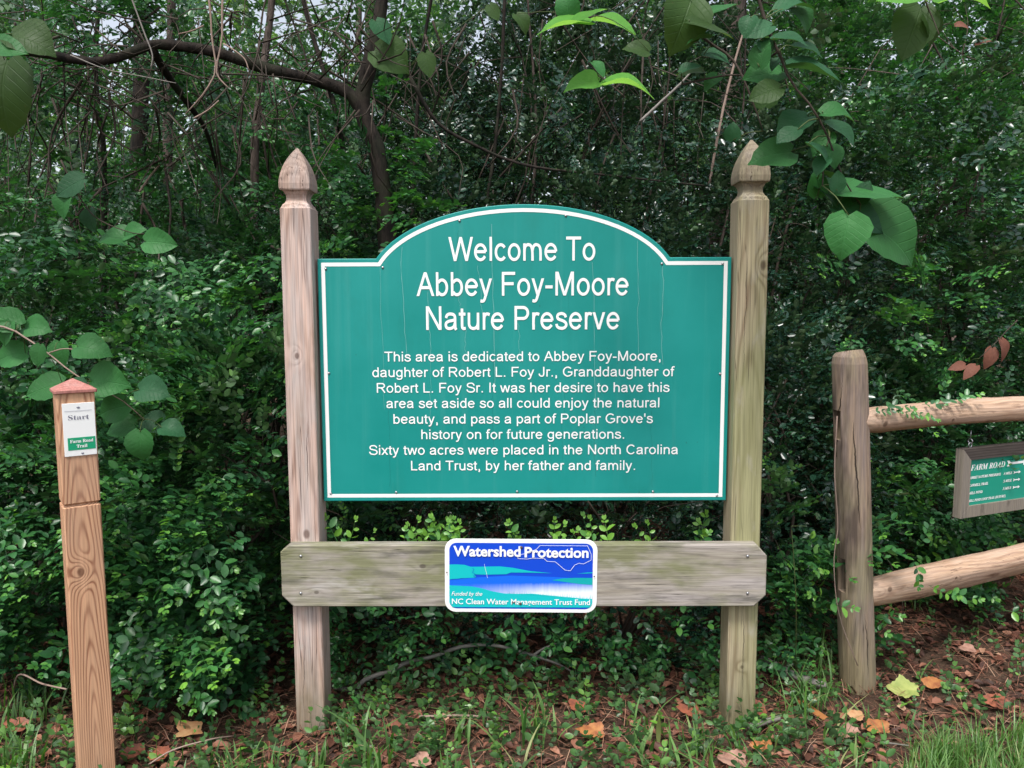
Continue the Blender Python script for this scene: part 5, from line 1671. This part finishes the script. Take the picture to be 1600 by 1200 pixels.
leafy_branch('dead_leaf_sprig', 'two small orange leaves lit up in the foliage at the top right', [[(1490, 10), (1505, 30), (1530, 55)]],
             [(1505, 40, 24, -10, .7, 'dead'), (1539, 64, 28, 10, .7, 'dead')], 1.2, r=0.002)

# ------------------------------------------------------------------ forest floor: litter, needles, grass, seedlings
M['litter'] = leafmat('dry leaf litter', [(0, (0.04, 0.018, 0.012)), (0.4, (0.14, 0.055, 0.035)), (0.7, (0.30, 0.13, 0.08)), (1, (0.48, 0.30, 0.20))], rough=0.6, spec=0.35, trans=0.0)
n = 42000
x = RNG.uniform(-3.2, 3.8, n); y = RNG.uniform(-1.3, 2.6, n)
keep = RNG.random(n) < np.clip(1.25 - np.abs(y - 0.3) * 0.30, .3, 1)
x, y = x[keep], y[keep]; n = len(x)
LV, LF = leaf_geo('oval')
LV = LV.copy(); LV[:, 2] *= 2.2
th = RNG.uniform(0, 2 * PI, n)
D = np.stack([np.cos(th), np.sin(th), RNG.normal(0, .16, n)], -1); U = RNG.normal(0, .30, (n, 3)) + (0, 0, 1)
v = place(LV, rot_to(D, U), np.stack([x, y, gz(x, y) + RNG.uniform(0.002, .016, n)], -1), np.where(RNG.random(n) < .55, RNG.uniform(.007, .020, n), RNG.uniform(.02, .05, n)))
o = obj('leaf_litter', mesh_data('leaf_litter', v, rep_faces(LF, len(LV), n), M['litter'], False, np.repeat(np.clip(RNG.normal(.30, .25, n), 0, 1), len(LV))), kind='stuff')
props(o, 'brown dry leaf litter covering the ground under the sign', 'leaf litter')
# pine needles and twig scraps
n = 20000
x = RNG.uniform(-2.6, 3.2, n); y = RNG.uniform(-1.0, 2.2, n)
NV = np.array([(-.5, 0, 0), (.5, 0, 0), (-.5, .5, 4), (.5, .5, 4), (-.3, 1, 0), (.3, 1, 0)], float) * (0.014, 1, 0.014)
NF = np.array([(0, 1, 3, 2), (2, 3, 5, 4)])
th = RNG.uniform(0, 2 * PI, n)
D = np.stack([np.cos(th), np.sin(th), RNG.normal(0, .12, n)], -1); U = RNG.normal(0, .3, (n, 3)) + (0, 0, 1)
v = place(NV, rot_to(D, U), np.stack([x, y, gz(x, y) + RNG.uniform(0.008, .022, n)], -1), RNG.uniform(.05, .13, n))
o = obj('pine_needles', mesh_data('pine_needles', v, rep_faces(NF, 6, n), M['litter'], False, np.repeat(np.clip(RNG.normal(.62, .2, n), 0, 1), 6)), kind='stuff')
props(o, 'tan pine needles strewn over the leaf litter', 'pine needles')


def blades(P, H, Wd, bend, head, seg=5):
    """grass blades: P (n,3), heights, widths, bend 0..1, heading"""
    n = len(P)
    t = np.linspace(0, 1, seg + 1)
    VV = []
    for k, tk in enumerate(t):
        out = bend * H * tk ** 2
        up = H * tk * (1 - 0.35 * bend * tk)
        c_ = P + np.stack([np.cos(head) * out, np.sin(head) * out, up], -1)
        w_ = Wd * (1 - tk ** 2.2) * (0.7 + 0.6 * min(tk * 3, 1)) * .5 + 0.0001
        sx = np.stack([-np.sin(head) * w_, np.cos(head) * w_, np.zeros(n)], -1)
        VV += [c_ - sx, c_ + sx]
    V = np.stack(VV, 1).reshape(-1, 3)
    m = 2 * (seg + 1)
    F = np.array([(2 * k, 2 * k + 1, 2 * k + 3, 2 * k + 2) for k in range(seg)])
    return V, rep_faces(F, m, n), m


M['grass'] = leafmat('grass blade', [(0, (0.03, 0.08, 0.02)), (0.5, (0.07, 0.19, 0.04)), (0.85, (0.14, 0.30, 0.06)), (1, (0.38, 0.36, 0.16))], rough=0.45, trans=0.3)


def gpts(n, x0, y0, x1, y1):
    out = []
    while len(out) < n:
        out.append(gnd(rt.uniform(x0, x1), rt.uniform(y0, y1)))
    return np.array(out)


GPs, GH, GW, GB = [], [], [], []
for (n, bx, h0, h1, w0, w1) in ((110, (-40, 1110, 110, 1330), .05, .16, .004, .009), (60, (0, 1060, 90, 1120), .05, .14, .003, .006), (90, (185, 1160, 460, 1300), .04, .12, .004, .009), (100, (500, 1120, 1010, 1300), .05, .14, .005, .013),
                            (34, (560, 1150, 900, 1220), .10, .20, .006, .012), (80, (1000, 1120, 1160, 1280), .05, .14, .004, .009), (110, (1190, 1010, 1290, 1170), .07, .18, .003, .007), (60, (1290, 1100, 1420, 1250), .04, .10, .003, .007),
                            (30, (1300, 930, 1600, 1100), .04, .10, .003, .006), (520, (-900, 1210, 2500, 1700), .05, .15, .003, .008)):
    # grow in small clumps
    cl = gpts(max(3, n // 6), *bx)
    for i in range(n):
        c_ = cl[rt.randrange(len(cl))]
        GPs.append((c_[0] + rt.gauss(0, .028), c_[1] + rt.gauss(0, .028), 0)); GH.append(rt.uniform(h0, h1)); GW.append(rt.uniform(w0, w1)); GB.append(abs(rt.gauss(.5, .45)))
GPs = np.array(GPs); GPs[:, 2] = gz(GPs[:, 0], GPs[:, 1])
V, F, m = blades(GPs, np.array(GH), np.array(GW), np.array(GB), RNG.uniform(0, 2 * PI, len(GPs)))
o = obj('grass', mesh_data('grass', V, F, M['grass'], False, np.repeat(np.clip(RNG.normal(.55, .2, len(GPs)), 0, 1), m)), kind='stuff')
props(o, 'scattered green grass blades growing out of the leaf litter', 'grass')
# fine bright tuft at the lower right corner
tc = gpts(46, 1430, 1165, 1660, 1290)
n = 1300
P = tc[RNG.integers(0, len(tc), n)] + RNG.normal(0, .022, (n, 3)); P[:, 2] = gz(P[:, 0], P[:, 1])
V, F, m = blades(P, RNG.uniform(.06, .15, n), RNG.uniform(.0018, .0038, n), np.abs(RNG.normal(.4, .3, n)), RNG.uniform(0, 2 * PI, n))
o = obj('grass_tuft', mesh_data('grass_tuft', V, F, M['grass'], False, np.repeat(np.clip(RNG.normal(.68, .15, n), 0, .95), m)), kind='stuff')
props(o, 'bright fine grass tuft at the lower right corner', 'grass')
# seedlings and honeysuckle
TP['seed'] = [shoot_template('oval', 0.075, 3, 0.021, -0.05, 200 + i, young=0.2, twig_r=.0009, spread=1.3) for i in range(4)]
SP = []
for (n, bx) in ((180, (0, 1060, 460, 1290)), (190, (520, 1030, 1130, 1130)), (290, (480, 1110, 1200, 1290)), (60, (1180, 1000, 1330, 1180)), (70, (1370, 930, 1640, 1120)), (26, (1180, 1150, 1430, 1280)), (160, (-700, 1000, 2300, 1500))):
    SP += list(gpts(n, *bx))
SP = np.array(SP); n = len(SP); SP[:, 2] = gz(SP[:, 0], SP[:, 1])
v, f, t = scatter(TP['seed'], SP, RNG.normal(0, .35, (n, 3)) + (0, -.1, 1), RNG.normal(0, .3, (n, 3)) + (0, 1, .1), RNG.uniform(.6, 1.6, n), RNG.normal(.10, .16, n))
o = obj('seedlings', mesh_data('seedlings', v, f, M['privet'], False, t), kind='stuff')
props(o, 'small round-leaved seedlings and creeping honeysuckle on the ground', 'ground cover')

# single fallen leaves and sticks that stand out
def lobed(seed, lobes, depth, mat, squash=0.8):
    rg = np.random.default_rng(seed)
    V = [(0, 0, 0.004)]
    n = 36
    for i in range(n):
        a = 2 * PI * i / n
        q_ = (lobes * 2 * a / (2 * PI)) % 2
        r_ = 0.52 * (1 - depth * abs(1 - q_) ** 0.8) * (1 - .25 * math.cos(a)) * rg.uniform(.86, 1.06)
        V.append((r_ * math.cos(a), r_ * math.sin(a) * squash, 0.10 * (r_ ** 2) * 2 + 0.05 * math.sin(2 * a + seed)))
    F = [(0, 1 + i, 1 + (i + 1) % n) for i in range(n)]
    return mesh_data('fallen_leaf', V, F, mat, True)


def leafcol(name, a, b):
    s = NT(name)
    O, X, Y, Z = s.obj_xyz()
    c = s.mix(s.rng(s.noise(O, 3.5, 4.0), .4, .65), a, b)
    s.pbr(c, .55, .35, trans=.1)
    return s.m


LC = {'yellow': leafcol('yellow green leaf', (0.36, 0.40, 0.12), (0.24, 0.30, 0.08)), 'orange': leafcol('orange leaf', (0.42, 0.18, 0.06), (0.26, 0.085, 0.035)), 'tan': leafcol('tan leaf', (0.50, 0.30, 0.15), (0.42, 0.20, 0.09)),
      'red': leafcol('red brown leaf', (0.34, 0.11, 0.06), (0.20, 0.07, 0.045)), 'pink': leafcol('pale pink brown leaf', (0.42, 0.24, 0.18), (0.28, 0.14, 0.10))}
for (px, py, L, mt, lab, lobes, dp, sq_) in (
        (1418, 1072, 40, 'yellow', 'yellow-green lobed leaf lying right of the fence post foot', 5, .35, .9), (1376, 1130, 34, 'orange', 'bright orange leaf lying in front of the fence post', 4, .3, .7),
        (1340, 1112, 22, 'tan', 'small tan orange leaf left of the bright orange one', 3, .2, .8), (300, 1132, 40, 'tan', 'curled tan leaf lying below the drooping privet shrub', 4, .35, .8),
        (1460, 1062, 30, 'orange', 'orange brown leaf lying behind the yellow-green leaf', 2, .2, .6), (1514, 1018, 22, 'pink', 'pale pinkish leaf far right under the lower rail', 3, .2, .8),
        (250, 1172, 38, 'red', 'red brown leaf right of the marker post foot', 3, .25, .7), (212, 1168, 34, 'red', 'narrow red brown leaf touching the marker post', 2, .2, .5),
        (930, 1150, 40, 'orange', 'faded orange leaf in the grass under the cross board', 3, .3, .7), (905, 1112, 32, 'red', 'dark red leaf below the right half of the cross board', 4, .3, .8),
        (1195, 1165, 30, 'orange', 'orange leaf in front of the right sign post', 3, .25, .7), (1330, 1142, 34, 'pink', 'pale grey pink leaf below the small tan leaf', 2, .25, .6), (1185, 1110, 34, 'red', 'curled brown leaf behind the right sign post', 2, .2, .7),
        (1080, 1110, 34, 'red', 'red brown leaf left of the right sign post', 3, .25, .8), (1150, 1188, 40, 'pink', 'pinkish leaf at the bottom edge left of the right post', 3, .25, .7), (660, 1185, 34, 'pink', 'pale brown leaf at the bottom edge below the left half of the sign', 3, .3, .8),
        (1560, 1095, 34, 'red', 'red brown leaf behind the bright grass tuft', 3, .25, .7), (30, 1130, 30, 'red', 'red brown leaf in the grass at the lower left', 3, .25, .7)):
    g_ = gnd(px, py, 0.03)
    size = L / FOC * np.linalg.norm(g_ - CAM_LOC) * 1.08
    o = obj('fallen_leaf', lobed(px, lobes, dp, LC[mt], sq_), loc=(g_[0], g_[1], float(gz(g_[0], g_[1])) + 0.028), rot=(rt.uniform(.2, .55), rt.uniform(-.3, .3), rt.uniform(-.6, .6)), scale=(size, size, size))
    props(o, lab, 'leaf')


def stick(name, label, pts, r0, r1, mat, cat='stick', forks=()):
    P = smooth_path(pts, 20)
    o0 = P[0].copy()
    root = empty(name, tuple(o0), label, cat)
    v, f = tube(P - o0, r0, r1, 6, .12)
    obj('main_stem', mesh_data('main_stem', v, f, M[mat], True), root)
    for fk in forks:
        Q = smooth_path(fk, 10)
        v, f = tube(Q - o0, r1 * 1.1, r1 * .5, 5, .1)
        obj('fork', mesh_data('fork', v, f, M[mat], True), root)
    return root


c7 = lambda u, v_: (533 + u / 3, 800 + v_ / 3)
stick('fallen_branch', 'grey forked dead branch arching over the ground below the cross board',
      [at(*c7(-60, 815), .30), at(*c7(45, 832), .22), at(*c7(120, 782), .24), at(*c7(230, 745), .27), at(*c7(310, 705), .30), at(*c7(440, 675), .32), at(*c7(540, 637), .34), at(*c7(640, 622), .34), at(*c7(740, 628), .34), at(*c7(900, 672), .34)],
      .009, .0055, 'grey_twig', 'branch', forks=([at(*c7(900, 672), .34), at(*c7(1020, 715), .34), at(*c7(1110, 765), .33)], [at(*c7(900, 672), .34), at(*c7(950, 640), .36), at(*c7(1010, 615), .4)], [at(*c7(45, 832), .22), at(*c7(130, 885), .17), at(*c7(250, 940), .10)], [at(*c7(905, 675), .34), at(*c7(920, 720), .3)]))
g_ = lambda px, py, z=0.02: gnd(px, py, z)
stick('fallen_twig', 'straight pale twig lying in front of the fallen branch', [g_(655, 1120), g_(720, 1118, .03), g_(782, 1122)], .004, .003, 'pale_twig')
stick('fallen_stick', 'rotting brown stick lying between the right sign post and the fence post', [g_(1190, 1030, .03), g_(1240, 1055, .05), g_(1290, 1072, .03)], .016, .012, 'grey_twig')
stick('fallen_stick', 'short grey stick lying at the foot of the right sign post', [g_(1170, 1137, .03), g_(1195, 1128, .03), g_(1218, 1122, .03)], .011, .008, 'grey_twig')
stick('fallen_twig', 'bent straw coloured twig left of the marker post', [g_(20, 1085, .02), at(30, 1054, -.0), at(65, 1068, -.05), at(104, 1077, -.1)], .003, .0025, 'pale_twig')
stick('fallen_twig', 'thin pale twig lying right of the marker post', [g_(178, 1068, .05), g_(205, 1060, .06), g_(250, 1070, .04)], .003, .002, 'pale_twig')
stick('fallen_twig', 'curved straw twig in the grass left of the left sign post', [g_(230, 1196), g_(270, 1172, .05), g_(330, 1155, .06), g_(365, 1150, .03)], .0026, .0018, 'pale_twig')
stick('fallen_twig', 'pale twig at the bottom right of the fence post', [g_(1380, 1160), g_(1420, 1165, .03)], .003, .002, 'grey_twig')
# curled strip of orange bark
bk = gnd(1262, 1100, 0.03)
V = []
for i in range(9):
    u = i / 8
    for j in range(5):
        a = (j - 2) * 0.45
        V.append((u * 0.13, 0.018 * math.sin(a) * (1 - .3 * abs(u - .5)), 0.016 * math.cos(a) + 0.01 * u))
F = [(i * 5 + j, (i + 1) * 5 + j, (i + 1) * 5 + j + 1, i * 5 + j + 1) for i in range(8) for j in range(4)]
o = obj('bark_strip', mesh_data('bark_strip', V, F, LC['orange'], True), loc=(bk[0] - .02, bk[1] + .05, float(gz(bk[0], bk[1])) + .012), rot=(0.1, .1, math.radians(-65)))
props(o, 'curled orange brown strip of bark left of the fence post foot', 'bark')
# tall thin grass stalk with a bent tip by the fence post
stick('grass_stalk', 'tall thin bent grass stalk between the right post and the fence post', [g_(1243, 1060), at(1244, 950, .15), at(1240, 870, .15), at(1237, 826, .15), at(1242, 822, .15), at(1258, 822, .15)], .0016, .0009, 'green_stem', 'grass stalk')
stick('hanging_vine', 'thin dry vine hanging down the left side of the fence post', [at(1308, 650, fb[1] - .07), at(1304, 740, fb[1] - .07), at(1309, 820, fb[1] - .07), at(1303, 880, fb[1] - .07), at(1311, 960, fb[1] - .07), at(1340, 1040, fb[1] - .07)], .0022, .0015, 'pale_twig', 'vine')
stick('hanging_vine', 'thin brown vine hanging over the lower fence rail', [at(1372, 850, .62), at(1395, 890, .62), at(1408, 930, .55), at(1412, 975, .55)], .002, .0014, 'twig', 'vine')
# young leafy shoot that lies over the upper rail, and one over the lower rail
def fence_y(px, off):
    q = on_fence(px, 700, off)
    return q[1]


cr = empty('creeping_vine', tuple(at(1380, 640, fence_y(1380, 0))), 'creeper with small round bright leaves lying over the upper fence rail', 'vine')
for (px, py, d, dt, sc_) in ((1362, 642, (1, -.1, .1), .0, .6), (1378, 634, (1, -.1, .05), .1, .7), (1400, 640, (1, -.2, -.2), .2, .6), (1420, 640, (1, -.2, -.25), .25, .7), (1440, 632, (1, 0, .1), .1, .6), (1465, 628, (1, .1, .2), .1, .7), (1495, 622, (1, .1, .25), .3, .7), (1384, 628, (-.3, -.1, 1), .05, .5), (1470, 622, (.3, -.1, 1), .1, .5)):
    add_shoot(cr, at(px, py, fence_y(px, 0.035)), d, (0, -.8, 1), 'round', 'privet', dt, sc_)
cr = empty('creeping_vine', tuple(at(1420, 880, fence_y(1420, 0.08))), 'trailing shoot with pale oval leaves crossing the lower fence rail', 'vine')
for (px, py, d, dt) in ((1425, 872, (.35, -.1, -1), .15), (1452, 915, (1, -.2, -.35), .3), (1480, 925, (.8, -.3, -.1), .3), (1430, 858, (.3, -.1, .6), .05)):
    add_shoot(cr, at(px, py, fence_y(px, 0.085)), d, (0, -1, .4), 'round', 'privet', dt, .75)
for (px, py, Y, n_) in ((1415, 790, .8, 5), (1390, 760, .8, 4), (1450, 860, .75, 4), (1540, 870, .8, 4), (1570, 930, .6, 4), (1290, 930, .25, 4), (1272, 870, .3, 5), (1270, 900, .45, 5))[:]:
    for _ in range(n_):
        add_shoot(A[5] if px > 1340 else A[4], at(px + rs.gauss(0, 14), py + rs.gauss(0, 12), Y), (rs.gauss(0, .6), -.4, rs.gauss(.4, .4)), (0, -1, .5), 'seedling', 'privet', rs.uniform(.12, .4), rs.uniform(1.0, 1.6))
print('faces', sum(len(o.data.polygons) for o in bpy.data.objects if o.type == 'MESH'), 'objects', len(bpy.data.objects))
